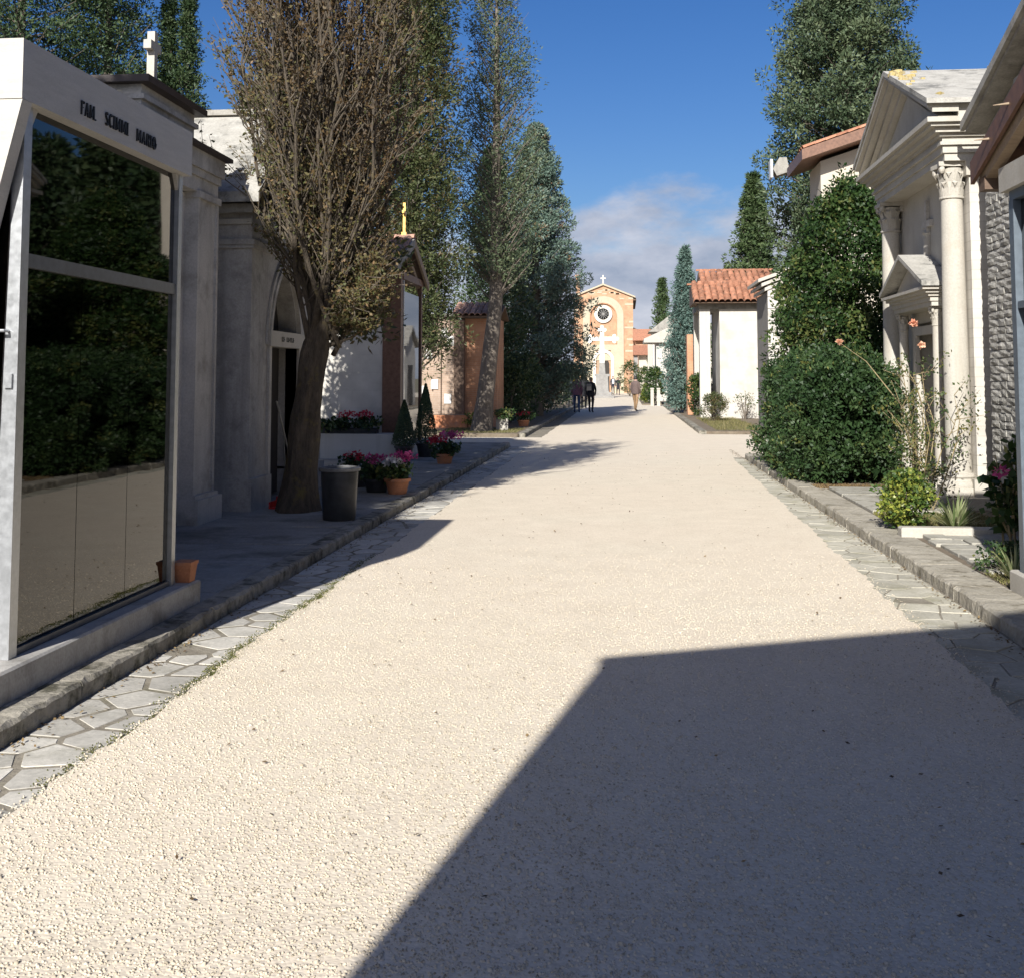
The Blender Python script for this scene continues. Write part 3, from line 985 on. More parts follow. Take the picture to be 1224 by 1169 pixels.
dr = obj('door', MB().box(XW - .30, XW - .24, DA0, DA1, .13, 1.979).prism([(DA0, 2.171), (DA1, 2.171)] + [q for q in ar if q[1] > 2.18], 'x', XW - .30, XW - .24), M['dark_in'], g3)
obj('door_edge', MB().box(XW - .235, XW - .2, 14.22, 14.3, .14, 1.97), M['grey_stone'], dr)
obj('string_course', MB().box(-8.24, XW + .04, Y0 - .045, Y1 + .045, 3.14, 3.20).box(-8.22, XW + .025, Y0 - .03, Y1 + .03, 3.10, 3.139), M['grey_stone'], g3)
obj('frieze', MB().box(-8.24, XW - .002, Y0 - .03, Y0 - .003, 3.38, 3.44), M['white_stone'], g3)
for ya, yb in ((Y0 - .14, Y0 - .001), (Y1 + .001, Y1 + .14)):
    obj('eave_moulding', MB().box(-8.3, XW + .05, ya, yb, 3.50, 3.60), M['concrete'], g3)
rf = MB()
rf.prism([(Y0 - .28, ZE - .02), (YR, ZR - .1), (Y1 + .28, ZE - .02), (Y1 + .28, ZE + .1), (YR, ZR + .02), (Y0 - .28, ZE + .1)], 'x', -8.4, XW + .16)
roof3 = obj('roof', rf, M['roof_stone'], g3)
for k in range(34):
    u = random.uniform(.08, .92); x = random.uniform(-8.1, XW + .05)
    yy = Y0 - .28 + (YR - Y0 + .28) * u; zz = ZE + .1 + (ZR - .08 - ZE) * u
    s = random.uniform(.05, .14)
    mb = MB(); mb.sphere((x, yy, zz - .02), (s, s * .8, s * .45), 6, 4)
    obj('roof_stone', mb, M['roof_stone'], roof3, at=(x, yy, zz))
obj('ridge_cap', MB().box(-8.4, XW + .17, YR - .1, YR + .1, ZR + .0, ZR + .07), M['concrete'], roof3)

# leaning broom with a pole and a red dustpan by the gothic chapel
br = thing('broom', 'long thin pole leaning beside the pointed arch doorway', 'broom', (-4.0, 14.3, .12))
obj('handle', MB().tube([(-4.08, 14.12, .2), (-4.22, 13.62, 1.35)], .012, 6), M['concrete'], br)
obj('brush', MB().box(-4.14, -4.0, 14.0, 14.28, .122, .22), M['wood_dark'], br)
dp = thing('dustpan', 'small red dustpan with upright handle by the grey plinth', 'dustpan', (-4.0, 13.2, .12))
obj('pan', MB().box(-4.12, -3.88, 13.1, 13.34, .122, .135).box(-4.12, -3.88, 13.33, 13.36, .122, .24).box(-4.135, -4.12, 13.1, 13.36, .122, .20).box(-3.88, -3.865, 13.1, 13.36, .122, .20), M['red'], dp)
obj('handle', MB().tube([(-4.0, 13.34, .2), (-4.06, 13.40, .95)], .01, 6), M['steel_dark'], dp)

# litter bin
bn = thing('litter_bin', 'dark grey round plastic litter bin beside the tree trunk at the kerb', 'litter bin', (-3.06, 12.15, .12))
obj('bin_body', MB().lathe([(.165, .12), (.175, .14), (.20, .64), (.195, .66), (.185, .66), (.178, .62), (.155, .16)], -3.06, 12.15, 28, cap=False), M['bin'], bn, smooth=True)
obj('bin_floor', MB().lathe([(.16, .15), (.16, .17)], -3.06, 12.15, 20), M['bin'], bn)
obj('bin_rim', MB().lathe([(.201, .635), (.222, .645), (.225, .675), (.20, .685), (.19, .67), (.196, .64)], -3.06, 12.15, 28, cap=False), M['bin_rim'], bn, smooth=True)
obj('bin_liner', MB().lathe([(.01, .50), (.12, .50), (.182, .60), (.186, .64)], -3.06, 12.15, 20, cap=False), M['bin_rim'], bn, smooth=True)

for o_ in (bn, br, dp):
    o_.location.z -= .034

# 4. white chapel with tiled gable roof and brown porch pillar
def tile_mesh(mat, ln=.42, r0=.10, r1=.082):
    mb = MB()
    n = 6
    for k, (y, r) in enumerate(((0, r0), (ln, r1))):
        for i in range(n + 1):
            a = math.pi * i / n
            mb.v.append((r * math.cos(a), y, r * math.sin(a) * .8))
        for i in range(n + 1):
            a = math.pi * i / n
            mb.v.append(((r - .016) * math.cos(a), y, (r - .016) * math.sin(a) * .8))
    m = n + 1
    for i in range(n):
        mb.f.append((i, i + 1, 2 * m + i + 1, 2 * m + i))
        mb.f.append((m + i, 3 * m + i, 3 * m + i + 1, m + i + 1))
        mb.f.append((i, m + i, m + i + 1, i + 1))
        mb.f.append((2 * m + i, 2 * m + i + 1, 3 * m + i + 1, 3 * m + i))
    mb.m = [0] * len(mb.f)
    me = rawmesh('roof_tile', mb, mat)
    for p in me.polygons:
        p.use_smooth = False
    return me
TILE = tile_mesh(M['tile'])
TILE_OLD = tile_mesh(M['tile_old'])

def tile_slope(parent, me, x0, x1, ye, ze, yr, zr, pitch=.185, step=.34, sc=1.0):
    """barrel tiles over a slope whose eave runs along X at (ye, ze) and ridge at (yr, zr)"""
    dy, dz = yr - ye, zr - ze
    L = math.hypot(dy, dz)
    ang = math.atan2(dz, abs(dy))
    s = 1 if dy > 0 else -1
    nc = int((x1 - x0) / pitch)
    nr = int(L / step)
    for c in range(nc):
        x = x0 + pitch * (c + .5)
        for r in range(nr):
            t = (r * step) / L
            piece('roof_tile', me, parent, (x + random.uniform(-.012, .012), ye + dy * t, ze + dz * t + .03 + random.uniform(0, .012)),
                  (ang + .06 + random.uniform(-.02, .02), 0, 0 if s > 0 else math.pi), (sc * random.uniform(.95, 1.05), sc, sc * random.uniform(.9, 1.1)))

g4 = thing('tiled_chapel', 'white walled chapel with clay tile gable, brown porch pillar and gilded cross', 'chapel', (-5.6, 22.7, .12))
obj('wall', MB().box(-8.0, -4.66, 21.75, 23.9, .08, 3.75), M['block_white'], g4)
obj('pillar', MB().box(-4.655, -4.30, 21.72, 21.95, .12, 3.68), M['bronze'], g4)
obj('post', MB().box(-4.36, -4.29, 21.955, 22.02, .12, 3.5), M['steel'], g4)
obj('post', MB().box(-4.38, -4.30, 23.95, 24.05, .12, 3.6), M['bronze'], g4)
obj('glass_front', MB().box(-4.345, -4.33, 22.025, 23.945, .3, 3.3), M['glass2'], g4)
obj('floor_step', MB().box(-4.65, -4.2, 21.6, 24.1, .08, .28), M['marble_step'], g4)
obj('gable_wall', MB().prism([(21.75, 3.751), (23.9, 3.751), (22.82, 4.15)], 'x', -4.95, -4.661), M['white_wall'], g4)
obj('wall_base', MB().box(-8.0, -4.2, 21.25, 21.72, .08, .55), M['white_wall'], g4)
r4 = obj('roof', MB().prism([(20.95, 3.66), (22.62, 4.30), (24.29, 3.56), (24.29, 3.64), (22.62, 4.38), (20.95, 3.74)], 'x', -8.1, -4.25), M['wood_dark'], g4)
tile_slope(r4, TILE_OLD, -7.0, -4.22, 20.90, 3.72, 22.62, 4.36)
tile_slope(r4, TILE_OLD, -7.0, -4.22, 24.34, 3.62, 22.62, 4.36)
for k in range(8):
    piece('ridge_tile', TILE_OLD, r4, (-4.2 - k * .36, 22.62, 4.40), (0, 0, math.pi / 2), (1.15, 1, 1.1))
obj('barge_board', MB().prism([(20.9, 3.56), (22.62, 4.22), (22.62, 4.40), (20.9, 3.74)], 'x', -4.25, -4.20), M['concrete'], r4)
obj('barge_board', MB().prism([(24.34, 3.46), (22.62, 4.22), (22.62, 4.40), (24.34, 3.64)], 'x', -4.25, -4.201), M['wood'], r4)
obj('tie_beam', MB().box(-4.4, -4.28, 21.9, 24.05, 3.52, 3.66), M['bronze'], g4)
obj('rafter', MB().prism([(22.62, 4.16), (24.2, 3.48), (24.2, 3.38), (22.62, 4.04)], 'x', -4.42, -4.34), M['wood'], r4)
x, y = -4.42, 22.62
obj('roof_cross', MB().box(x - .025, x + .025, y - .025, y + .025, 4.5, 5.12).box(x - .022, x + .022, y - .14, y - .026, 4.90, 4.95).box(x - .022, x + .022, y + .026, y + .14, 4.90, 4.95).box(x - .05, x + .05, y - .06, y + .06, 4.42, 4.52), M['gold'], g4)

# 5. brown niche wall with marble plaques and orange brick chapel further along
g5 = thing('niche_wall', 'brown brick burial wall with small marble plaques under the trees', 'wall', (-6.2, 35.6, .08))
obj('wall', MB().box(-8.4, -5.32, 35.4, 36.2, .08, 3.5), M['brick_brown'], g5)
obj('wall_pier', MB().box(-5.95, -5.72, 35.3, 35.399, .08, 3.5), M['brick_brown'], g5)
obj('coping', MB().box(-8.5, -5.3, 35.25, 36.3, 3.501, 3.6), M['concrete'], g5)
for (px_, z) in ((-5.62, 3.0), (-5.42, 2.75), (-6.1, 2.35), (-5.9, 1.4), (-5.5, .95), (-6.3, 1.2)):
    obj('plaque', MB().box(px_ - .12, px_ + .10, 35.26 if px_ > -6 and px_ < -5.7 else 35.36, 35.41, z - .15, z + .15), M['plaque'], g5)
g6 = thing('brick_chapel', 'orange brick chapel with scalloped clay tiles behind the leaning trunk', 'chapel', (-4.8, 36.5, .08))
obj('wall', MB().box(-5.0, -4.0, 35.6, 37.6, .08, 3.45), M['brick_orange'], g6)
obj('door_side', MB().box(-5.31, -5.001, 35.3, 37.6, .08, 3.4), M['wood_dark'], g6)
r6 = obj('roof', MB().prism([(35.35, 3.46), (36.6, 3.85), (37.9, 3.46), (37.9, 3.52), (36.6, 3.92), (35.35, 3.52)], 'x', -5.4, -3.85), M['wood_dark'], g6)
tile_slope(r6, TILE_OLD, -5.4, -3.85, 35.3, 3.5, 36.6, 3.9)
tile_slope(r6, TILE_OLD, -5.4, -3.85, 37.95, 3.5, 36.6, 3.9)
pb = thing('brick_planter', 'low pinkish stone planter box before the brown burial wall', 'planter', (-5.3, 34.4, .08))
obj('planter_wall', MB().box(-5.9, -5.32, 34.25, 34.75, .08, .48).box(-5.315, -4.75, 34.25, 34.75, .08, .48), M['terracotta'], pb)
obj('planter_soil', MB().box(-5.85, -4.8, 34.3, 34.7, .4, .49), M['soil'], pb)

# ---------------------------------------------------------------- right row
def capital(cx, cy, z0, z1, r, mat, parent):
    h = z1 - z0
    mb = MB()
    mb.lathe([(r * .98, z0), (r * 1.16, z0 + .02 * h), (r * 1.16, z0 + .07 * h), (r * .98, z0 + .1 * h), (r * 1.0, z0 + .5 * h), (r * 1.25, z0 + .84 * h)], cx, cy, 20)
    for row, (za, zb, n, off, out) in enumerate(((.08, .46, 8, 0, .30), (.10, .72, 8, .39, .42))):
        for k in range(n):
            a = 2 * math.pi * k / n + off
            ca, sa = math.cos(a), math.sin(a)
            pr_ = [(1.02, za, .30), (1.10, za + (zb - za) * .6, .36), (1.10 + out * .6, zb, .30), (1.10 + out, zb - .04, .16), (1.08 + out * .8, zb - .11, .05)]
            vs = []
            for rr, zz, w in pr_:
                for s in (-1, 1):
                    vs.append((cx + r * (rr * ca - s * w * sa), cy + r * (rr * sa + s * w * ca), z0 + zz * h))
                vs.append((cx + r * (rr - .10) * ca, cy + r * (rr - .10) * sa, z0 + (zz - .05) * h))
            fs = []
            for i in range(len(pr_) - 1):
                b = 3 * i
                fs += [(b, b + 1, b + 4, b + 3), (b + 1, b + 2, b + 5, b + 4), (b + 2, b, b + 3, b + 5)]
            mb.add(vs, fs)
    for k in range(4):
        a = math.pi / 4 + k * math.pi / 2
        c = (cx + r * 1.62 * math.cos(a), cy + r * 1.62 * math.sin(a), z0 + .80 * h)
        mb.sphere(c, (r * .30, r * .30, h * .13), 8, 6)
        mb.tube([(cx + r * 1.05 * math.cos(a), cy + r * 1.05 * math.sin(a), z0 + .55 * h), (cx + r * 1.4 * math.cos(a), cy + r * 1.4 * math.sin(a), z0 + .84 * h), c], [r * .1, r * .16, r * .16], 6)
    s = r * 1.5
    mb.prism([(cx - s, cy - s), (cx, cy - s * .84), (cx + s, cy - s), (cx + s * .84, cy), (cx + s, cy + s), (cx, cy + s * .84), (cx - s, cy + s), (cx - s * .84, cy)], 'z', z0 + .88 * h, z1)
    return obj('capital', mb, mat, parent)

def column(cx, cy, z0, z1, r, mat, parent, hb, hc, base=True):
    sh = obj('column', MB().lathe([(r, z0 + hb), (r * 1.0, z0 + hb + (z1 - z0) * .3), (r * .86, z1 - hc)], cx, cy, 28), mat, parent, smooth=True)
    bm_ = MB().box(cx - r * 1.42, cx + r * 1.42, cy - r * 1.42, cy + r * 1.42, z0, z0 + hb * .36)
    bm_.lathe([(r * 1.38, z0 + hb * .36), (r * 1.44, z0 + hb * .48), (r * 1.38, z0 + hb * .6), (r * 1.16, z0 + hb * .66), (r * 1.14, z0 + hb * .76), (r * 1.24, z0 + hb * .84), (r * 1.2, z0 + hb * .94), (r * 1.02, z0 + hb)], cx, cy, 28)
    obj('column_base', bm_, M['white_stone'], sh, smooth=True)
    capital(cx, cy, z1 - hc, z1, r * .86, mat, sh)
    return sh

# 1. small chapel with brown timber porch roof and blue-grey metal frame (right edge)
h0 = thing('timber_porch_chapel', 'small chapel with brown timber gable porch and blue-grey glazed front', 'chapel', (3.3, 6.0, .1))
XF0 = 2.62
obj('step', MB().bevbox(2.52, 3.84, 3.4, 8.12, -.09, .17, .012), M['white_stone'], h0)
for (y0, y1) in ((7.93, 8.02), (5.7, 5.78), (3.6, 3.68)):
    obj('post', MB().box(XF0 - .06, XF0 + .05, y0, y1, .171, 2.80), M['blue_frame'], h0)
obj('head_rail', MB().box(XF0 - .055, XF0 + .05, 3.6, 8.02, 2.801, 2.87), M['blue_frame'], h0)
obj('mid_rail', MB().box(XF0 - .05, XF0 + .04, 3.69, 7.92, 2.02, 2.07), M['blue_frame'], h0)
for (y0, y1) in ((3.685, 5.695), (5.785, 7.925)):
    for (z0, z1) in ((.18, 2.015), (2.075, 2.80)):
        obj('pane', MB().box(XF0 - .006, XF0 + .004, y0, y1, z0, z1), M['glass2'], h0)
obj('lintel', MB().box(XF0 - .10, 3.80, 3.5, 8.10, 2.871, 3.05), M['white_stone'], h0)
obj('side_wall', MB().box(XF0 + .06, 3.84, 7.92, 8.02, .171, 2.87), M['concrete'], h0)
obj('back_wall', MB().box(3.78, 3.83, 3.6, 7.9, .171, 2.87), M['dark_in'], h0)
YP0, YP1, YPR = 8.44, 3.2, 5.82
def zp(y):
    return 3.08 + (YP0 - y) * .335 if y > YPR else 3.08 + (y - YP1) * .335
zr_ = zp(YPR)
rp = obj('porch_roof', MB().prism([(YP0, 3.07), (YPR, zr_), (YP1, 3.07), (YP1, 3.13), (YPR, zr_ + .06), (YP0, 3.13)], 'x', 2.46, 3.82), M['bronze'], h0)
for k in range(2):
    ya, yb = (YP0 + .03, YPR) if k == 0 else (YP1 - .03, YPR)
    obj('fascia', MB().prism([(ya, 3.00), (yb, zr_ - .06), (yb, zr_ + .10), (ya, 3.17)], 'x', 2.43, 2.459), M['bronze'], rp)
    obj('barge_rafter', MB().prism([(ya - (.06 if k == 0 else -.06), 2.965), (yb, zr_ - .17), (yb, zr_ - .062), (ya - (.06 if k == 0 else -.06), 3.066)], 'x', 2.48, 2.56), M['wood'], rp)
    obj('rafter', MB().prism([(ya - (.1 if k == 0 else -.1), 2.985), (yb, zr_ - .15), (yb, zr_ - .002), (ya - (.1 if k == 0 else -.1), 3.10)], 'x', 2.80, 2.88), M['wood'], rp)
    obj('rafter', MB().prism([(ya - (.1 if k == 0 else -.1), 2.985), (yb, zr_ - .15), (yb, zr_ - .002), (ya - (.1 if k == 0 else -.1), 3.10)], 'x', 3.3, 3.38), M['wood'], rp)
obj('eave_beam', MB().box(2.47, 3.8, 8.26, 8.40, 2.93, 3.03), M['wood_dark'], rp)
obj('gable_boards', MB().prism([(3.6, 3.052), (8.05, 3.052), (YPR, zr_ - .18)], 'x', 2.9, 2.95), M['wood'], h0)
for y in (8.0, 7.55):
    z = zp(y) + .03
    obj('spike', MB().tube([(2.44, y, z), (2.34, y + .05, z + .0)], [.012, .003], 5), M['wood'], rp)

h0.location = Vector(h0.location) + Vector((.2, .5, .07))

# 2. rough stone chapel behind it
h1 = thing('stone_chapel', 'chapel of rough grey stone courses with wide overhanging gable roof', 'chapel', (6.0, 9.0, .1))
XS, YS0, YS1, YSR, ZSE, ZSR = 4.1, 4.6, 13.42, 9.0, 4.42, 6.0
core = MB().prism([(YS0, .04), (YS1, .04), (YS1, ZSE), (YSR, ZSR - .1), (YS0, ZSE)], 'x', XS + .03, 9.0)
wall1 = obj('wall', core, M['mortar'], h1)
def rock(l, h, d):
    """rough faced block, street face towards -X"""
    mb = MB()
    ny, nz = 3, 3
    for j in range(nz):
        for i in range(ny):
            e = (i in (0, ny - 1)) or (j in (0, nz - 1))
            mb.v.append((-(random.uniform(.1, .9) if e else random.uniform(.6, 1.3)) * d, -l / 2 + l * i / (ny - 1) + random.uniform(-.004, .004), -h / 2 + h * j / (nz - 1) + random.uniform(-.003, .003)))
    for j in range(nz - 1):
        for i in range(ny - 1):
            a = j * ny + i
            mb.f.append((a, a + ny, a + ny + 1, a + 1))
    o = len(mb.v)
    for (y, z) in ((-l / 2, -h / 2), (l / 2, -h / 2), (l / 2, h / 2), (-l / 2, h / 2)):
        mb.v.append((.03, y, z))
    mb.f += [(0, 1, 2, o + 1, o), (2, 5, 8, o + 2, o + 1), (8, 7, 6, o + 3, o + 2), (6, 3, 0, o, o + 3)]
    mb.m = [0] * len(mb.f)
    return mb
ROCKS = [[rawmesh('stone_block', rock(l, .08, .022), M['rough_stone']) for _ in range(3)] for l in (.2, .27, .34)]
rest = MB()
z = .1
row = 0
while z < 5.9:
    y = YS1 - random.uniform(0, .02)
    while y > YS0 + .3:
        c = random.randrange(3)
        l = (.2, .27, .34)[c] + .008
        ym = y - l / 2
        zmax = ZSE + (ZSR - .1 - ZSE) * min(YS1 - ym, ym - YS0) / (YSR - YS0) - .05
        if z + .1 < zmax:
            if y > 12.05 and z < 4.4:
                piece('stone_block', random.choice(ROCKS[c]), wall1, (XS, ym, z + .042))
            else:
                me = random.choice(ROCKS[c])
                rest.add([(v.co.x + XS, v.co.y + ym, v.co.z + z + .042) for v in me.vertices], [tuple(p.vertices) for p in me.polygons])
        y -= l
    z += .086
    row += 1
rb = obj('stone_courses', rest, M['rough_stone'], wall1)
rb['kind'] = 'stuff'
obj('end_wall', MB().box(XS + .04, 9.0, YS1 + .001, YS1 + .03, .04, ZSE), M['mortar'], h1)
r1_ = obj('roof', MB().prism([(YS1 + .12, ZSE + .0), (YSR, ZSR), (YS0 - .3, ZSE - .1), (YS0 - .3, ZSE + .02), (YSR, ZSR + .12), (YS1 + .12, ZSE + .12)], 'x', 3.93, 9.2), M['concrete'], h1)
obj('roof_edge', MB().prism([(YS1 + .15, ZSE + .03), (YSR, ZSR + .04), (YSR, ZSR + .13), (YS1 + .15, ZSE + .13)], 'x', 3.88, 3.929), M['concrete'], r1_)
obj('roof_edge', MB().prism([(YS0 - .33, ZSE - .13), (YSR, ZSR - .02), (YSR, ZSR + .15), (YS0 - .33, ZSE + .04)], 'x', 3.88, 3.928), M['concrete'], r1_)

# 3. white temple with columns and pediment
h2 = thing('temple_chapel', 'white classical temple tomb with Corinthian columns, pediment and lichen roof', 'chapel', (6.0, 15.8, .1))
XT = 4.08
TY0, TY1, TYC = 13.95, 17.65, 15.8
obj('plinth', MB().box(3.72, 8.0, 13.78, 17.82, .08, .22), M['white_stone'], h2)
obj('wall', MB().box(XT, XT + .3, TY0 + .301, 15.05, .221, 4.18).box(XT, XT + .3, 16.55, TY1, .221, 4.18).box(XT, XT + .3, 15.051, 16.549, 2.35, 4.18).box(XT + .301, 8.0, TY0 + .3, TY1, .221, 4.18), M['white_stone'], h2)
sw = obj('side_wall', MB().box(XT - .0, 7.9, TY0 + .02, TY0 + .3, .42, 4.0), M['block_wall'], h2)
obj('side_wall_base', MB().box(XT - .05, 7.95, TY0 - .03, TY0 + .3, .221, .419), M['white_stone'], h2)
obj('side_wall_cap', MB().box(XT - .04, 7.95, TY0 - .02, TY0 + .299, 4.001, 4.18), M['white_stone'], h2)
for cy in (14.18, 17.38):
    column(3.93, cy, .221, 4.18, .145, M['white_stone'], h2, .26, .44)
ent = MB()
for (z0, z1, o) in ((4.181, 4.27, .0), (4.271, 4.36, .025), (4.361, 4.40, .06), (4.401, 4.46, .03), (4.461, 4.50, .07), (4.501, 4.56, .13), (4.561, 4.60, .20), (4.601, 4.66, .25)):
    ent.box(3.80 - o, 8.02, 13.95 - o, 17.66 + o, z0, z1)
obj('entablature', ent, M['white_stone'], h2)
# pediment: tympanum set back, raking cornice of stepped bands
obj('tympanum', MB().prism([(13.95, 4.661), (17.65, 4.661), (TYC, 5.42)], 'x', 3.84, 4.2), M['white_stone'], h2)
rk = MB()
for (xo, t0, t1) in ((3.54, .10, .17), (3.60, .045, .099), (3.68, -.02, .044), (3.76, -.10, -.021)):
    for s in (-1, 1):
        ye, za, zb = TYC + s * 2.13, 4.665, 5.56
        nrm = .93
        rk.prism([(ye, max(4.664, za + t0)), (TYC, zb + t0), (TYC, zb + t1), (ye, za + t1)] if t0 >= 0 else [(TYC + s * (2.13 - abs(t0) * 2.3), 4.664), (TYC, zb + t0), (TYC, zb + t1), (TYC + s * (2.13 - abs(t1) * 2.3), 4.664)], 'x', xo, 3.9)
obj('raking_cornice', rk, M['white_stone'], h2)
rr2 = obj('roof', MB().prism([(TYC - 2.2, 4.80), (TYC, 5.70), (TYC + 2.2, 4.80), (TYC + 2.2, 4.86), (TYC, 5.77), (TYC - 2.2, 4.86)], 'x', 3.52, 8.1), M['roof_stone'], h2)
for x in (4.9, 6.3, 7.7):
    obj('roof_rib', MB().prism([(TYC - 2.2, 4.862), (TYC, 5.772), (TYC, 5.81), (TYC - 2.2, 4.90)], 'x', x, x + .28), M['limestone'], rr2)
    obj('roof_rib', MB().prism([(TYC + 2.2, 4.862), (TYC, 5.772), (TYC, 5.81), (TYC + 2.2, 4.90)], 'x', x, x + .28), M['limestone'], rr2)
for k in range(26):
    yq = TYC - abs(random.gauss(0, .5)) - .02
    xq = 3.56 + abs(random.gauss(0, .16))
    zq = 5.775 - (TYC - yq) * .4136
    rq = random.uniform(.02, .07)
    obj('lichen_patch', MB().prism([(xq + rq * random.uniform(.6, 1.2) * math.cos(q * .785), yq + rq * 1.2 * random.uniform(.6, 1.2) * math.sin(q * .785)) for q in range(8)], 'z', zq - rq * .6, zq + .006), M['lichen'], rr2)
obj('roof_block', MB().prism([(13.72, 4.661), (17.88, 4.661), (17.88, 4.82), (TYC, 5.68), (13.72, 4.82)], 'x', 3.902, 8.0), M['white_stone'], h2)
# carved cross on the wall
cx_ = MB().box(XT - .05, XT - .001, 15.76, 15.85, 3.18, 3.98).box(XT - .05, XT - .001, 15.60, 15.759, 3.62, 3.70).box(XT - .05, XT - .001, 15.851, 16.01, 3.62, 3.70)
cx_.lathe([(.06, 3.12), (.05, 3.2), (.05, 3.5), (.07, 3.54)], XT - .03, 15.805, 10)
obj('wall_cross', cx_, M['limestone'], h2)
# aedicule round the door
ae = thing('x', '', '', (0, 0, 0))
bpy.data.objects.remove(ae)
obj('door_recess', MB().box(XT + .25, XT + .299, 15.052, 16.548, .222, 2.349), M['white_stone'], h2)
dd = obj('door', MB().box(XT + .16, XT + .249, 15.25, 16.35, .223, 2.2), M['dark_in'], h2)
obj('door_frame', MB().box(XT - .06, XT - .002, 15.0, 15.16, .222, 2.3).box(XT - .06, XT - .002, 16.44, 16.6, .222, 2.3).box(XT - .06, XT - .002, 15.161, 16.439, 2.18, 2.3), M['white_stone'], h2)
for cy in (14.92, 16.68):
    column(3.92, cy, .222, 2.50, .07, M['white_stone'], h2, .13, .25)
ab = MB()
for (z0, z1, o) in ((2.501, 2.56, .0), (2.561, 2.62, .02), (2.621, 2.66, .05), (2.661, 2.70, .09), (2.701, 2.74, .14)):
    ab.box(3.82 - o, XT - .001, 14.78 - o, 16.82 + o, z0, z1)
obj('door_entablature', ab, M['white_stone'], h2)
obj('door_pediment', MB().prism([(14.75, 2.741), (16.85, 2.741), (TYC, 3.16)], 'x', 3.84, XT - .001), M['white_stone'], h2)
obj('door_pediment_roof', MB().prism([(14.60, 2.742), (TYC, 3.19), (17.0, 2.742), (17.0, 2.80), (TYC, 3.25), (14.60, 2.80)], 'x', 3.66, XT - .002), M['roof_stone'], h2)

# 4. stone pier chapel, tall cream building, white tiled chapel further along
h4 = thing('pier_chapel', 'chapel with pale block courses and white moulded gable beyond the hedge', 'chapel', (5.2, 36.0, .07))
w4 = obj('wall', MB().box(4.28, 6.6, 35.06, 38.0, .07, 4.2), M['mortar'], h4)
z = .07
k = 0
while z < 4.15:
    hgt = .36
    x = 4.26
    first = True
    while x < 6.55:
        l = (.62 if k % 2 == 0 else .36) if first else random.uniform(.6, .8)
        l = min(l, 6.6 - x)
        first = False
        obj('stone_block', MB().bevbox(x + .008, x + l - .008, 35.0, 35.1, z + .008, z + hgt - .008, .004), M['limestone'], w4, at=(x + l / 2, 35.05, z + hgt / 2))
        x += l
    z += hgt
    k += 1
gc = MB()
for (o, z0) in ((.0, 4.2), (.10, 4.33), (.2, 4.46)):
    gc.prism([(4.28 - o - .1, z0), (5.45, z0 + .52), (6.62 + o + .1, z0), (6.62 + o + .1, z0 + .10), (5.45, z0 + .63), (4.28 - o - .1, z0 + .10)], 'y', 34.95 - o * .5, 38.0)
obj('gable_cornice', gc, M['white_stone'], h4)
obj('gable', MB().prism([(4.3, 4.18), (6.6, 4.18), (5.45, 4.75)], 'y', 35.02, 37.9), M['limestone'], h4)
h5 = thing('tall_cream_building', 'tall cream burial building with brown eaves and orange tiles behind the temple', 'building', (7.7, 37.0, .07))
obj('wall', MB().box(6.15, 9.3, 36.5, 38.6, .07, 8.4).prism([(6.15, 8.401), (9.3, 8.401), (9.3, 9.45)], 'y', 36.5, 38.6), M['cream_wall'], h5)
r5 = obj('roof', MB().prism([(5.45, 8.30), (9.55, 9.66), (9.55, 10.0), (5.45, 8.62)], 'y', 35.6, 38.9), M['bronze'], h5)
sl = math.atan2(1.38, 4.1)
for c in range(12):
    for r_ in range(3):
        t = c * .34
        piece('roof_tile', TILE, r5, (5.5 + t, 35.75 + r_ * .34, 8.66 + t * .3366), (sl + .05, 0, -math.pi / 2), (1.6, 1, 1.3))
obj('tile_bed', MB().prism([(5.5, 8.635), (9.55, 10.0), (9.55, 10.07), (5.5, 8.70)], 'y', 36.7, 38.8), M['tile'], r5)
h6 = thing('white_tiled_chapel', 'bright white chapel with wavy clay tile roof beside the blue cypress', 'chapel', (4.4, 46.0, .07))
obj('wall', MB().box(3.55, 6.0, 44.0, 48.0, .07, 4.2), M['block_white'], h6)
obj('front_pier', MB().box(2.80, 3.20, 44.0, 44.5, .07, 4.2), M['white_wall'], h6)
obj('front_pier', MB().box(2.80, 3.20, 47.5, 48.0, .07, 4.2), M['white_wall'], h6)
obj('lintel', MB().box(2.78, 6.0, 43.97, 48.02, 4.201, 4.42), M['concrete'], h6)
obj('brick_side', MB().box(2.55, 2.79, 48.2, 49.2, .07, 3.4), M['brick_orange'], h6)
obj('drainpipe', MB().tube([(5.12, 43.9, 4.35), (5.10, 43.92, 4.1), (5.06, 43.93, 3.9), (5.06, 43.93, .1)], .045, 8), M['bronze'], h6)
r6_ = obj('roof', MB().prism([(43.5, 4.40), (45.0, 5.14), (46.2, 5.14), (46.2, 4.40)], 'x', 2.55, 5.6), M['wood_dark'], h6)
tile_slope(r6_, TILE, 2.55, 5.6, 43.42, 4.43, 45.0, 5.20, pitch=.235, sc=1.2)
r6b = obj('upper_roof', MB().prism([(45.2, 5.15), (47.0, 5.88), (48.8, 5.15)], 'x', 2.95, 5.9), M['wood_dark'], h6)
tile_slope(r6b, TILE, 2.95, 5.9, 45.2, 5.17, 47.0, 5.90, pitch=.235, sc=1.2)
for k in range(8):
    piece('ridge_tile', TILE, r6b, (5.95 - k * .38, 47.0, 5.93), (0, 0, math.pi / 2), (1.2, 1, 1.1))
for k in range(8):
    piece('ridge_tile', TILE, r6_, (5.62 - k * .4, 45.05, 5.2), (0, 0, math.pi / 2), (1.2, 1, 1.1))
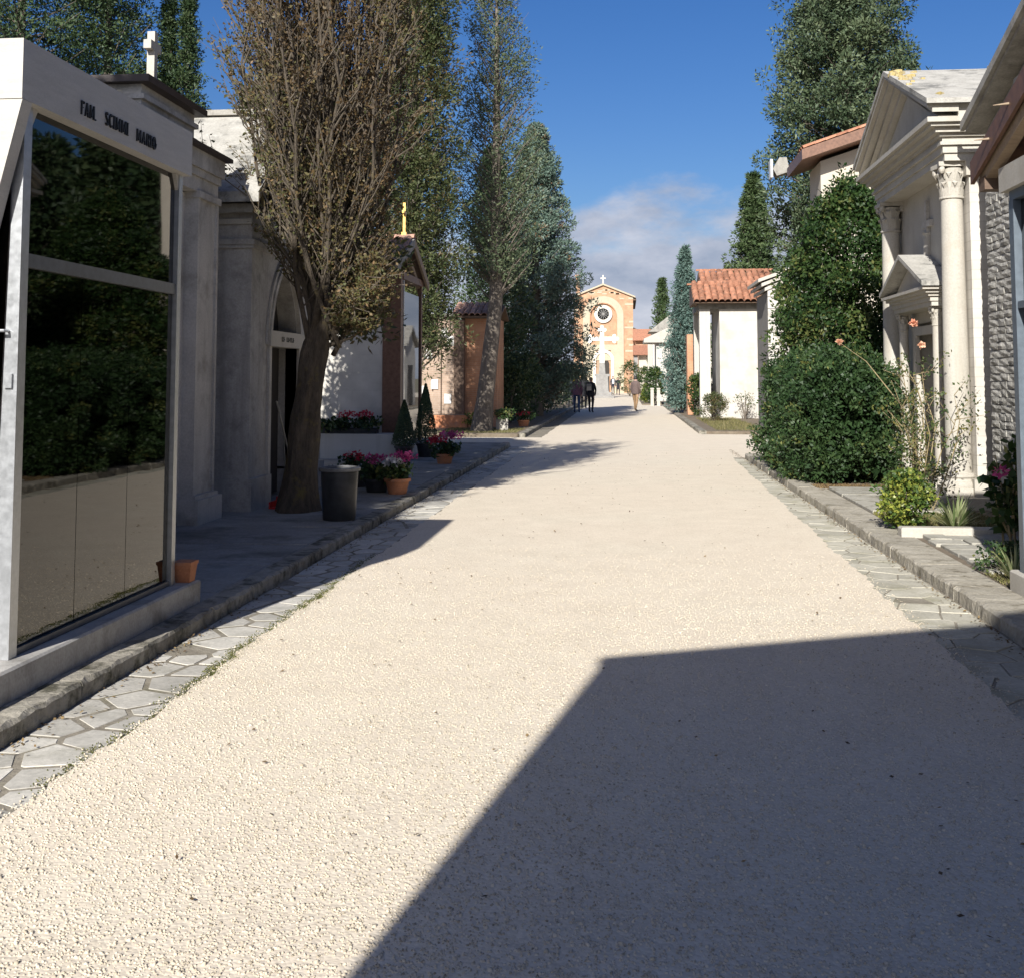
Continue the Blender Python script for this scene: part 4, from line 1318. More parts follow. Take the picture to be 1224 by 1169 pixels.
# small floodlight on a pole beside the big cypress
fl = thing('floodlight', 'pale box floodlight on a pole at the edge of the big conifer', 'floodlight', (5.65, 41.0, .07))
obj('pole', MB().tube([(6.9, 42.2, .0), (6.9, 42.2, 9.0), (5.6, 41.0, 9.05)], [.06, .05, .03], 8), M['steel'], fl)
obj('lamp_housing', MB().prism([(5.22, 8.95), (5.45, 9.35), (5.7, 9.35), (5.8, 8.85), (5.35, 8.7)], 'y', 40.7, 41.3), M['concrete'], fl)
obj('lamp_face', MB().box(5.14, 5.22, 40.72, 41.28, 8.65, 9.3), M['plaque'], fl)

h6b = thing('gabled_tomb', 'small pale gabled tomb mostly hidden behind the slim blue-grey cypress', 'chapel', (4.2, 62.5, .07))
obj('wall', MB().box(3.2, 5.4, 61.0, 64.0, .07, 3.4), M['block_white'], h6b)
obj('gable', MB().prism([(61.0, 3.401), (64.0, 3.401), (62.5, 4.3)], 'x', 3.2, 5.4), M['white_wall'], h6b)
obj('roof', MB().prism([(60.7, 3.3), (62.5, 4.36), (64.3, 3.3), (64.3, 3.42), (62.5, 4.48), (60.7, 3.42)], 'x', 3.0, 5.5), M['concrete'], h6b)
obj('door', MB().box(3.15, 3.199, 62.0, 63.0, .1, 2.3), M['dark_in'], h6b)
# far small chapels on the right
h7 = thing('pediment_chapel', 'small white chapel with pointed gable behind the blue cypress', 'chapel', (2.9, 78.0, .07))
obj('wall', MB().box(2.0, 4.6, 76.0, 80.0, .07, 3.9), M['white_wall'], h7)
obj('gable', MB().prism([(1.2, 3.901), (5.2, 3.901), (5.2, 4.15), (3.2, 5.05), (1.2, 4.15)], 'y', 75.6, 80.2), M['white_stone'], h7)
obj('porch_column', MB().box(1.45, 1.75, 75.8, 76.1, .07, 3.9), M['white_stone'], h7)
obj('door', MB().box(2.7, 3.5, 75.95, 75.999, .1, 2.4), M['dark_in'], h7)
h8 = thing('grey_gable_tomb', 'pale tomb with steep grey roof further along the right side', 'chapel', (3.2, 88.0, .07))
obj('wall', MB().box(2.0, 5.0, 86.0, 90.0, .07, 5.0), M['white_wall'], h8)
obj('roof', MB().prism([(1.7, 5.0), (5.3, 5.0), (3.5, 6.4)], 'y', 85.6, 90.2), M['concrete'], h8)
h9 = thing('tiled_annex', 'low cream building with two clay tile roofs right of the church', 'building', (4.0, 112.0, .0))
obj('wall', MB().box(1.25, 9.0, 110.0, 116.0, -.02, 3.8), M['cream_wall'], h9)
obj('grey_pillar', MB().box(.75, 1.15, 109.6, 110.0, -.02, 3.7), M['mon_grey'], h9)
obj('lower_roof', MB().prism([(109.2, 3.75), (112.0, 4.75), (112.0, 3.7)], 'x', .7, 9.2), M['tile'], h9)
obj('upper_wall', MB().box(1.0, 9.0, 114.0, 119.0, 3.8, 5.3), M['brick_church'], h9)
obj('upper_roof', MB().prism([(113.4, 5.25), (116.5, 6.5), (119.5, 5.25)], 'x', .75, 9.2), M['tile'], h9)

# ---------------------------------------------------------------- church and monument at the end of the road
ch = thing('church', 'orange brick church with round window and arched doorway at the road end', 'church', (-2.33, 124.0, 0))
CX, CY = -2.33, 122.0
obj('nave', MB().prism([(CX - 3.15, -.02), (CX + 3.15, -.02), (CX + 3.15, 10.15), (CX, 11.4), (CX - 3.15, 10.15)], 'y', CY, CY + 16), M['brick_church'], ch)
rc = obj('roof', MB().prism([(CX - 3.4, 10.06), (CX, 11.42), (CX + 3.4, 10.06), (CX + 3.4, 10.22), (CX, 11.6), (CX - 3.4, 10.22)], 'y', CY - .25, CY + 16.2), M['church_stone'], ch)
obj('gable_cross', MB().box(CX - .06, CX + .06, CY - .1, CY + .02, 11.6, 12.5).box(CX - .28, CX - .061, CY - .1, CY + .02, 12.1, 12.22).box(CX + .061, CX + .28, CY - .1, CY + .02, 12.1, 12.22), M['church_white'], rc)
def ringband(name, r0, r1, zc, y0, y1, mat, down=None, n=24):
    mb = MB()
    for k in range(n):
        a, b = math.pi * k / n, math.pi * (k + 1) / n
        mb.prism([(CX + r0 * math.cos(a), zc + r0 * math.sin(a)), (CX + r1 * math.cos(a), zc + r1 * math.sin(a)), (CX + r1 * math.cos(b), zc + r1 * math.sin(b)), (CX + r0 * math.cos(b), zc + r0 * math.sin(b))], 'y', y0, y1)
    if down is not None:
        mb.box(CX - r1, CX - r0, y0, y1, down, zc)
        mb.box(CX + r0, CX + r1, y0, y1, down, zc)
    return obj(name, mb, mat, ch)
ringband('arch_band', 1.42, 2.15, 8.1, CY - .16, CY - .001, M['church_stone'], 0)
ringband('arch_rib', 1.34, 1.44, 8.1, CY - .22, CY - .002, M['brick_orange'], 5.2)
obj('lower_front', MB().box(CX - 1.42, CX - .78, CY - .12, CY - .001, 0, 5.1).box(CX + .78, CX + 1.42, CY - .12, CY - .001, 0, 5.1).box(CX - .779, CX + .779, CY - .12, CY - .001, 4.5, 5.1), M['church_stone'], ch)
mb = MB()
for k in range(28):
    a, b = 2 * math.pi * k / 28, 2 * math.pi * (k + 1) / 28
    mb.prism([(CX + .62 * math.cos(a), 8.34 + .62 * math.sin(a)), (CX + .95 * math.cos(a), 8.34 + .95 * math.sin(a)), (CX + .95 * math.cos(b), 8.34 + .95 * math.sin(b)), (CX + .62 * math.cos(b), 8.34 + .62 * math.sin(b))], 'y', CY - .2, CY - .003)
wr = obj('round_window', mb, M['church_white'], ch)
obj('pane', MB().prism([(CX + .62 * math.cos(2 * math.pi * k / 24), 8.34 + .62 * math.sin(2 * math.pi * k / 24)) for k in range(24)], 'y', CY - .05, CY - .004), M['glass2'], wr)
sp = MB()
for k in range(6):
    a = math.pi * k / 6
    c, s = math.cos(a), math.sin(a)
    sp.prism([(CX - .6 * c - .02 * s, 8.34 - .6 * s + .02 * c), (CX + .6 * c - .02 * s, 8.34 + .6 * s + .02 * c), (CX + .6 * c + .02 * s, 8.34 + .6 * s - .02 * c), (CX - .6 * c + .02 * s, 8.34 - .6 * s - .02 * c)], 'y', CY - .09 - k * .002, CY - .052)
obj('tracery', sp, M['mon_grey'], wr)
obj('dark_backing', MB().prism([(CX + .61 * math.cos(2 * math.pi * k / 24), 8.34 + .61 * math.sin(2 * math.pi * k / 24)) for k in range(24)], 'y', CY - .03, CY - .002), M['dark_in'], wr)
ringband('door_arch', .80, 1.12, 3.45, CY - .24, CY - .125, M['church_white'], 0)
dn = [(CX + .78 * math.cos(math.pi * k / 12), 3.45 + .78 * math.sin(math.pi * k / 12)) for k in range(13)]
obj('tympanum', MB().prism([(CX - .78, 3.42), (CX + .78, 3.42)] + dn[1:-1], 'y', CY - .10, CY - .001), M['church_stone'], ch)
dch = obj('door', MB().box(CX - .1, CX + .6, CY - .08, CY - .02, 0, 3.1).prism([(CX - .1, 3.101), (CX + .6, 3.101), (CX + .5, 3.35), (CX + .25, 3.42), (CX, 3.35)], 'y', CY - .08, CY - .02), M['dark_in'], ch)
obj('door_leaf', MB().box(CX - .68, CX - .12, CY - .07, CY - .015, 0, 3.3), M['wood'], dch)
for i in range(16):
    z = .6 + i * .62
    wdt = .55 if i % 2 else .85
    for s in (-1, 1):
        if random.random() < .6:
            a, b = sorted((CX + s * 3.16, CX + s * (3.16 - wdt * random.uniform(.7, 1.1))))
            obj('quoin_stone', MB().box(a, b, CY - .025, CY - .001, z, z + .2), M['church_stone'], ch)
for i in range(14):
    x = random.uniform(-2.6, 2.6); z = 10.3 + random.uniform(0, max(.1, .8 - abs(x) * .38))
    if z < 10.4:
        z = 10.42 if abs(x) < 1.6 else 9.9
    obj('quoin_stone', MB().box(CX + x - .25, CX + x + .25, CY - .025, CY - .001, z, z + .14), M['church_stone'], ch)
obj('side_eave', MB().box(CX + 3.16, CX + 3.5, CY + .1, CY + 16, 9.8, 10.05), M['wood_dark'], ch)
obj('chapel_wing', MB().box(CX + 3.16, CX + 4.6, CY + 1.0, CY + 9, -.02, 6.0), M['brick_orange'], ch)
obj('wing_roof', MB().prism([(CX + 3.16, 6.8), (CX + 5.0, 5.95), (CX + 5.0, 6.1), (CX + 3.16, 6.95)], 'y', CY + .7, CY + 9.2), M['wood_dark'], ch)
obj('bell_post', MB().box(CX - 2.9, CX - 2.5, CY + .5, CY + .9, 10.3, 12.4).box(CX - 3.0, CX - 2.4, CY + .4, CY + 1.0, 12.401, 12.6), M['brick_church'], ch)

M['mon_white'] = stone('monument_white_stone', (.70, .68, .62), (.78, .76, .70), 1.5, .8, .2, 20)
mn = thing('cross_monument', 'white stone cross with flared arms on a dark grey pedestal', 'monument', (-1.87, 92.0, 0))
MX, MY = -1.87, 92.0
obj('steps', MB().bevbox(MX - .95, MX + .95, MY - .95, MY + .95, -.01, .2, .03).bevbox(MX - .75, MX + .75, MY - .75, MY + .75, .2, .45, .03), M['mon_grey'], mn)
obj('pedestal', MB().prism([(MX - .56, .45), (MX + .56, .45), (MX + .5, .6), (MX + .46, 1.7), (MX + .62, 1.75), (MX + .62, 1.9), (MX - .62, 1.9), (MX - .62, 1.75), (MX - .46, 1.7), (MX - .5, .6)], 'y', MY - .46, MY + .46), M['mon_grey'], mn)
obj('shaft_base', MB().prism([(MX - .26, 1.901), (MX + .26, 1.901), (MX + .2, 2.8), (MX - .2, 2.8)], 'y', MY - .2, MY + .2), M['mon_grey'], mn)
cs = MB().prism([(MX - .19, 2.801), (MX + .19, 2.801), (MX + .16, 4.5), (MX + .16, 5.3), (MX - .16, 5.3), (MX - .16, 4.5)], 'y', MY - .12, MY + .12)
cs.box(MX - .95, MX - .17, MY - .115, MY + .115, 4.56, 4.86).box(MX + .17, MX + .95, MY - .115, MY + .115, 4.56, 4.86)
def blob(cx, cz, ax, s=.24):
    dx, dz = ax
    for (u, v) in ((0, s * .9), (0, -s * .9), (s * .95, 0), (s * .3, 0)):
        x, zz = cx + dx * u - dz * v, cz + dz * u + dx * v
        cs.prism([(x + s * .62 * math.cos(k * .5236), zz + s * .62 * math.sin(k * .5236)) for k in range(12)], 'y', MY - .11 + u * .01, MY + .11 - v * .01)
blob(MX - .98, 4.71, (-1, 0))
blob(MX + .98, 4.71, (1, 0))
blob(MX, 5.42, (0, 1))
obj('cross', cs, M['mon_white'], mn)

# gatehouse behind the camera: it throws the big shadow over the near road
gh = thing('gatehouse', 'entrance gatehouse with low gable whose shadow falls over the near gravel', 'building', (2.2, -3.5, 0))
obj('wall', MB().prism([(-1.63, -.02), (.35, -.02), (.35, 3.0), (4.05, 3.0), (4.05, -.02), (6.05, -.02), (6.05, 4.95), (2.2, 6.08), (-1.63, 4.95)], 'y', -4.6, -1.8), M['cream_wall'], gh)
obj('roof', MB().prism([(-1.66, 4.951), (2.2, 6.085), (6.08, 4.951), (6.08, 5.0), (2.2, 6.14), (-1.66, 5.0)], 'y', -4.8, -1.78), M['tile'], gh)

# ---------------------------------------------------------------- people
HAIRM = {}
def hairmat(c):
    if c not in HAIRM:
        HAIRM[c] = plain('hair', c, .6)
    return HAIRM[c]
def cloth(name, c, var=.2):
    return plain(name, c, .85, var=var, vscale=30)

def person(label, loc, rz, h, jacket, trousers, shoes, hair, hem=.86, stride=.12, arm=(0, 0), long_hair=False, group=None, bulk=1.0):
    t = thing('person', label, 'person', loc, group)
    t.rotation_euler = (0, 0, rz)
    k = h / 1.72
    V = [(0, 0, .95), (0, 0, 1.10), (0, .01, 1.30), (0, .0, 1.44), (0, .01, 1.52), (0, .03, 1.60), (0, .02, 1.69)]
    Rd = [(.165, .125), (.15, .115), (.175, .125), (.11, .09), (.055, .055), (.082, .10), (.062, .075)]
    Ed = [(0, 1), (1, 2), (2, 3), (3, 4), (4, 5), (5, 6)]
    def add(p, r, par):
        V.append(p); Rd.append(r if hasattr(r, '__len__') else (r, r)); Ed.append((par, len(V) - 1))
        return len(V) - 1
    for s, fwd, bend in ((-1, stride, arm[0]), (1, -stride, arm[1])):
        hip = add((s * .095, 0, .86), .105, 0)
        kn = add((s * .105, fwd * .5 + .03, .48), .065, hip)
        an = add((s * .105, fwd - .03, .09), .045, kn)
        add((s * .115, fwd + .13, .035), (.04, .032), an)
        sh = add((s * .175, 0, 1.40), .075, 3)
        el = add((s * .245, -.03 + .06 * bend, 1.13), .052, sh)
        wr_ = add((s * (.235 - .08 * bend), .02 + .22 * bend, .89 + .16 * bend), .038, el)
        hd = add((s * (.225 - .1 * bend), .045 + .27 * bend, .82 + .17 * bend), (.022, .036), wr_)
        for q in range(4):
            kx = -.03 + .02 * q
            f1 = add((s * (.222 - .1 * bend), .045 + kx + .29 * bend, .775 + .175 * bend), .0095, hd)
            add((s * (.210 - .1 * bend), .055 + kx + .30 * bend, .745 + .01 * abs(q - 1.5) + .18 * bend), .008, f1)
        th = add((s * (.205 - .1 * bend), .09 + .27 * bend, .80 + .17 * bend), .0105, hd)
        add((s * (.195 - .1 * bend), .105 + .27 * bend, .775 + .17 * bend), .009, th)
    # nose and ears
    add((0, .135, 1.595), .012, 5)
    for s in (-1, 1):
        add((s * .088, .02, 1.60), .014, 5)
    me = bpy.data.meshes.new('body')
    me.from_pydata([(x * k, y * k, z * k) for x, y, z in V], Ed, [])
    o = bpy.data.objects.new('body', me)
    COL.objects.link(o)
    md = o.modifiers.new('skin', 'SKIN')
    sv = me.skin_vertices[0].data
    for i, r in enumerate(Rd):
        b = bulk if i < 4 else 1.0
        sv[i].radius = (r[0] * k * b, r[1] * k * b)
        sv[i].use_root = (i == 0)
    ms = o.modifiers.new('sub', 'SUBSURF')
    ms.levels = ms.render_levels = 1
    dg = bpy.context.evaluated_depsgraph_get()
    m2 = bpy.data.meshes.new_from_object(o.evaluated_get(dg))
    m2.name = 'body'
    bpy.data.objects.remove(o)
    m2.materials.clear()
    for m in (jacket, trousers, M['skin'], shoes):
        m2.materials.append(m)
    for p in m2.polygons:
        c = p.center / k
        p.use_smooth = True
        if c.z > 1.50:
            mi = 2
        elif c.z < .085:
            mi = 3
        elif abs(c.x) > .16 and .70 < c.z < .86 + (.17 * max(arm)) and (c.z < .865 or c.y > .22):
            mi = 2
        elif c.z > hem or abs(c.x) > .205:
            mi = 0
        else:
            mi = 1
        p.material_index = mi
    b = bpy.data.objects.new('body', m2)
    COL.objects.link(b)
    b.parent = t
    mb = MB()
    n, m = 12, 8
    for i in range(m + 1):
        a = -math.pi * (.42 if long_hair else .12) + (math.pi * .5 + math.pi * (.42 if long_hair else .12)) * i / m
        for j in range(n):
            q = 2 * math.pi * j / n
            y = math.sin(q)
            rr = math.cos(a) * (1.0 if y < .25 else .80)
            zz = 1.63 + .125 * math.sin(a)
            if long_hair and a < 0:
                zz = 1.63 + .30 * math.sin(a)
                rr = 1.0 if y < .25 else .55
            mb.v.append((.10 * rr * math.cos(q) * k, (.012 + .115 * rr * y) * k, zz * k))
    for i in range(m):
        for j in range(n):
            mb.f.append((i * n + j, i * n + (j + 1) % n, (i + 1) * n + (j + 1) % n, (i + 1) * n + j))
    mb.m = [0] * len(mb.f)
    org = wloc(t)
    mb.v = [(v[0] + org.x, v[1] + org.y, v[2] + org.z) for v in mb.v]
    obj('hair', mb, hair, t, smooth=True)
    # jacket hem as clothing of its own
    jm = MB().lathe([(.172 * bulk * k, hem * k), (.178 * bulk * k, (hem + .02) * k), (.16 * bulk * k, 1.1 * k), (.172 * bulk * k, 1.28 * k)], 0, 0, 14, cap=False)
    jm.v = [(v[0] + org.x, v[1] * .8 + org.y, v[2] + org.z) for v in jm.v]
    obj('jacket', jm, jacket, t, smooth=True)
    return t

blk = cloth('black_cloth', (.018, .018, .022))
navy = cloth('navy_cloth', (.025, .03, .045))
jean = cloth('denim', (.045, .075, .15))
plum = cloth('plum_padded', (.20, .10, .14), .5)
brn = cloth('brown_wool', (.12, .085, .075))
tan = cloth('tan_cloth', (.27, .17, .09))
shoe = cloth('dark_shoe', (.02, .016, .014))
wht = cloth('white_shirt', (.7, .7, .7))
p1 = person('person in dark coat carrying yellow flowers by the shaded verge', (-3.0, 63.0, 0), .1, 1.62, navy, blk, shoe, hairmat((.05, .04, .035)), hem=.62, arm=(.6, .2), bulk=1.15)
p2 = person('person in plum padded jacket and blue jeans seen from behind', (-2.25, 53.0, 0), .05, 1.66, plum, jean, shoe, hairmat((.30, .24, .18)), hem=.84, bulk=1.18)
p3 = person('person in long black coat with long dark hair', (-2.18, 60.0, 0), -.05, 1.76, blk, blk, shoe, hairmat((.012, .01, .009)), hem=.6, long_hair=True, bulk=1.05)
p4 = person('person in black jacket with small cream bag on the back', (-1.6, 53.0, 0), -.25, 1.60, blk, blk, shoe, hairmat((.22, .12, .07)), hem=.82, arm=(.1, .4), bulk=1.15)
p5 = person('person in brown jacket and tan trousers walking on the right', (.46, 55.6, 0), -.5, 1.66, brn, tan, shoe, hairmat((.03, .027, .025)), hem=.86, stride=.17, arm=(.15, .3), bulk=1.25)
p6 = person('person in dark suit and white shirt left of a pair near church', (-1.2, 108.0, 0), 2.9, 1.75, navy, blk, shoe, hairmat((.12, .1, .09)), hem=.84)
p7 = person('person in black coat right of the pair near church', (-.72, 107.5, 0), 3.3, 1.62, blk, blk, shoe, hairmat((.05, .035, .03)), hem=.55)
sh_ = obj('shirt', MB().prism([(-1.26, 1.05), (-1.10, 1.05), (-1.08, 1.46), (-1.28, 1.46)], 'y', 107.83, 107.86), wht, None)
sh_.parent = p6
sh_.matrix_parent_inverse = Matrix.Rotation(-2.9, 4, 'Z') @ Matrix.Translation((1.2, -108.0, 0))
bg = thing('shoulder_bag', 'small cream backpack on the person in black jacket', 'bag', (-1.66, 52.83, 1.05))
obj('bag_body', MB().bevbox(-1.79, -1.57, 52.74, 52.86, 1.02, 1.32, .04), M['cream_wall'], bg)
obj('flap', MB().bevbox(-1.775, -1.585, 52.715, 52.739, 1.2, 1.325, .02), M['concrete'], bg)
obj('strap', MB().tube([(-1.76, 52.86, 1.3), (-1.76, 52.9, 1.43), (-1.75, 53.02, 1.44)], .012, 5).tube([(-1.6, 52.86, 1.3), (-1.58, 52.9, 1.41), (-1.56, 53.0, 1.42)], .012, 5), M['bronze'], bg)
bq = thing('bouquet', 'bunch of bright yellow flowers held by the person in dark coat', 'flowers', (-2.74, 63.1, 1.2))
ylw = plain('yellow_petal', (.85, .68, .04), .6)
mb = MB()
for k in range(22):
    a, r_ = k * 2.4, .035 * math.sqrt(k)
    mb.sphere((-2.78 + r_ * math.cos(a), 63.05 + r_ * math.sin(a), 1.46 + .03 * math.cos(k)), .045, 6, 4)
obj('flower_heads', mb, ylw, bq)
mb = MB()
for k in range(8):
    a = k * .785
    mb.tube([(-2.76, 63.17, 1.0), (-2.78 + .1 * math.cos(a), 63.05 + .1 * math.sin(a), 1.45)], .008, 4)
obj('stems', mb, plain('stem', (.08, .16, .04), .7), bq)

# ---------------------------------------------------------------- vegetation
M['lf_brown'] = leafmat('autumn_leaf', [(0, (.08, .05, .025)), (.35, (.15, .10, .045)), (.6, (.13, .115, .045)), (.85, (.085, .10, .035)), (1, (.22, .14, .07))], .3)
M['lf_olive'] = leafmat('olive_needles', [(0, (.035, .05, .018)), (.5, (.07, .085, .03)), (.8, (.10, .10, .04)), (1, (.14, .10, .045))], .15)
M['lf_sparse'] = leafmat('pale_cypress_needles', [(0, (.05, .075, .04)), (.5, (.085, .115, .06)), (1, (.13, .15, .075))], .15)
M['lf_blue'] = leafmat('blue_cypress_needles', [(0, (.06, .10, .075)), (.5, (.115, .17, .13)), (.93, (.19, .25, .20)), (1, (.17, .11, .06))], .12)
M['lf_cedar'] = leafmat('cedar_needles', [(0, (.03, .052, .024)), (.5, (.066, .096, .048)), (1, (.12, .15, .075))], .12)
M['lf_dark'] = leafmat('dark_cypress_needles', [(0, (.022, .042, .018)), (.5, (.04, .07, .026)), (1, (.08, .11, .045))], .12)
M['lf_cone'] = leafmat('green_cypress_needles', [(0, (.04, .07, .025)), (.5, (.065, .10, .038)), (1, (.10, .135, .055))], .12)
M['lf_cyan'] = leafmat('glaucous_cypress_needles', [(0, (.07, .12, .10)), (.5, (.11, .18, .155)), (1, (.17, .24, .20))], .12)
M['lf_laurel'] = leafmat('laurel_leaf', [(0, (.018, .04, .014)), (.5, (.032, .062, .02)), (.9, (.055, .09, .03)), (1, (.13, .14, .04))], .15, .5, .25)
M['lf_shrub'] = leafmat('glossy_shrub_leaf', [(0, (.018, .042, .012)), (.5, (.036, .07, .018)), (.9, (.065, .10, .026)), (1, (.13, .14, .04))], .25, .48, .28)
M['lf_yellowgreen'] = leafmat('yellow_green_leaf', [(0, (.04, .08, .02)), (.55, (.10, .15, .03)), (1, (.30, .32, .06))], .3, .4)
M['lf_spider'] = leafmat('striped_blade', [(0, (.10, .16, .05)), (.5, (.28, .32, .15)), (1, (.50, .50, .30))], .3, .45)
M['lf_rose'] = leafmat('rose_leaf', [(0, (.03, .055, .02)), (.6, (.07, .10, .03)), (1, (.16, .14, .04))], .25)
M['lf_grass'] = leafmat('grass_blade', [(0, (.09, .10, .03)), (.5, (.17, .16, .06)), (1, (.28, .23, .11))], .2)
M['pt_pink'] = leafmat('pink_petal', [(0, (.35, .03, .16)), (1, (.60, .12, .32))], .25)
M['pt_red'] = leafmat('red_petal', [(0, (.35, .012, .03)), (1, (.58, .04, .08))], .25)
M['pt_white'] = leafmat('white_petal', [(0, (.6, .58, .58)), (1, (.8, .78, .76))], .25)
M['pt_salmon'] = leafmat('salmon_petal', [(0, (.65, .26, .16)), (1, (.80, .50, .34))], .25)

def twiggy(name, label, base, split, top, nlimb, spread, mat_bark, mat_leaf, group, r0=.24, nleaf=3, seed=3, lowz=.0, xs=1.0, z1=None):
    rnd = random.Random(seed)
    t = thing(name, label, 'tree', base, group)
    tr = MB()
    b, s = Vector(base), Vector(split)
    pts = [b + Vector((0, 0, -.1)), b + Vector((.0, 0, .12))] + [b.lerp(s, q) + Vector((-.03 * math.sin(q * 3.1), 0, 0)) for q in (.15, .25, .35, .45, .55, .65, .75, .85, .93)] + [s, s + Vector((.04, 0, .3))]
    tr.tube(pts, [r0 * 1.45, r0 * 1.15, r0 * 1.0, r0 * .95, r0 * .92, r0 * .9, r0 * .87, r0 * .85, r0 * .83, r0 * .82, r0 * .8, r0 * .74, r0 * .3], 18)
    # two thick forks
    tr.tube([b.lerp(s, .8), s + Vector((.10, .03, .25)), s + Vector((.26, .05, .9)), s + Vector((.30, .05, 2.2))], [r0 * .5, r0 * .48, r0 * .36, r0 * .2], 9)
    tr.tube([b.lerp(s, .85), s + Vector((-.04, .0, .4)), s + Vector((-.12, .0, 1.4)), s + Vector((-.1, .0, 3))], [r0 * .5, r0 * .5, r0 * .4, r0 * .22], 9)
    tips = []
    br = MB()
    for i in range(nlimb):
        az = i * 2.39996 + rnd.uniform(-.3, .3)
        u = ((i + .5) / nlimb) ** .6
        st = s + Vector((rnd.uniform(-.1, .25), rnd.uniform(-.1, .1), rnd.uniform(-.15, .5)))
        ht = (top - s.z) * rnd.uniform(.72, 1.02) * (1 - .35 * u * u)
        end = Vector((s.x + math.cos(az) * spread * u * xs, s.y + math.sin(az) * spread * u, s.z + ht))
        n = 7
        P = []
        for k in range(n + 1):
            v = k / n
            q = st.lerp(end, v)
            # limbs sweep out first and then climb
            c = Vector((math.cos(az) * xs, math.sin(az), 0)) * (spread * u * .28 * math.sin(math.pi * min(1, v * 1.15)))
            P.append(q + c + Vector((rnd.uniform(-.085, .085), rnd.uniform(-.085, .085), 0)) * (0 if k == 0 else 1))
        rr = [r0 * .125 * (1 - .9 * k / n) + .005 for k in range(n + 1)]
        tr.tube(P, rr, 6)
        L = ht
        nb = int(L * 5)
        for j in range(nb):
            v = .06 + .93 * (j + rnd.random()) / nb
            k = min(n - 1, int(v * n))
            p = P[k].lerp(P[k + 1], v * n - k)
            a2 = rnd.uniform(0, 6.283)
            out = Vector((math.cos(a2) * xs, math.sin(a2), 0)) * .55 + Vector((math.cos(az), math.sin(az), 0)) * .35
            d = (out * rnd.uniform(.5, 1.05) + Vector((0, 0, rnd.uniform(.55, 1.3)))).normalized()
            ln = rnd.uniform(.45, 1.05) * (1.15 - .5 * v)
            e = p + d * ln
            m_ = p + d * ln * .5 + Vector((rnd.uniform(-.07, .07), rnd.uniform(-.07, .07), -.04))
            br.tube([p, m_, e], [.011, .008, .004], 4)
            for q in range(5):
                w = rnd.uniform(.25, 1)
                p2 = p.lerp(e, w)
                d2 = (d * .8 + Vector((rnd.uniform(-.7, .7), rnd.uniform(-.7, .7), rnd.uniform(-.1, .7)))).normalized()
                e2 = p2 + d2 * rnd.uniform(.16, .42)
                br.tube([p2, e2], [.005, .002], 3)
                tips.append((p2, e2))
    if lowz:
        for i in range(16):      # low side branches
            a = rnd.uniform(-.9, .9)
            p = s + Vector((.1, 0, rnd.uniform(-.15, .6)))
            e = p + Vector((math.cos(a) * rnd.uniform(.5, .95), math.sin(a) * rnd.uniform(.3, .8), rnd.uniform(.1, .5)))
            m_ = p.lerp(e, .5) + Vector((0, 0, rnd.uniform(-.08, .1)))
            br.tube([p, m_, e], [.022, .014, .005], 5)
            for q in range(16):
                p2 = m_.lerp(e, rnd.random())
                e2 = p2 + Vector((rnd.uniform(-.25, .3), rnd.uniform(-.3, .3), rnd.uniform(-.1, .3)))
                br.tube([p2, e2], [.006, .002], 3)
                tips.append((p2, e2))
                tips.append((m_, e2))
    for i in range(len(tr.v)):
        x_, y_, z_ = tr.v[i]
        if z_ < s.z + .6:
            a_ = math.atan2(y_ - b.y, x_ - (b.x + (s.x - b.x) * (z_ - b.z) / (s.z - b.z)))
            q_ = .022 * math.sin(3 * a_ + z_ * 1.2) + .016 * math.sin(5 * a_ - z_ * 2.1) + .012 * math.sin(z_ * 7 + a_ * 2)
            tr.v[i] = (x_ + q_ * math.cos(a_), y_ + q_ * math.sin(a_), z_)
    obj('trunk', tr, mat_bark, t, smooth=True)
    obj('branches', br, M['twig'], t)
    A = np.array([tuple(a) for a, _ in tips]); B = np.array([tuple(c) for _, c in tips])
    A = np.repeat(A, nleaf, 0); B = np.repeat(B, nleaf, 0)
    n = len(A)
    u = RNG.random((n, 1))
    P = A + (B - A) * u + RNG.normal(0, .012, (n, 3))
    D = unit(unit(B - A) * .5 + rdir(n) + np.array([0, 0, -.25]))
    hue = np.clip(.42 + .28 * np.sin(A[:, 2] * 1.1 + A[:, 0] * 2.2) + RNG.normal(0, .22, n), 0, 1)
    leaves('crown', P, D, rdir(n), RNG.uniform(.028, .065, n), RNG.uniform(.016, .036, n), hue, mat_leaf, t)
    return t

twiggy('upright_tree', 'upright brown-leaved tree with mossy forked trunk beside the litter bin', (-3.76, 12.95, .08), (-3.56, 13.0, 2.0), 9.8, 40, 1.16, M['bark_mossy'], M['lf_brown'], 'upright brown-leaved trees', seed=3, lowz=1, nleaf=10, r0=.19)

def lin(*ps):
    def f(t):
        for (a, ra), (b, rb) in zip(ps[:-1], ps[1:]):
            if t <= b:
                return ra + (rb - ra) * max(0, (t - a)) / (b - a)
        return ps[-1][1]
    return f

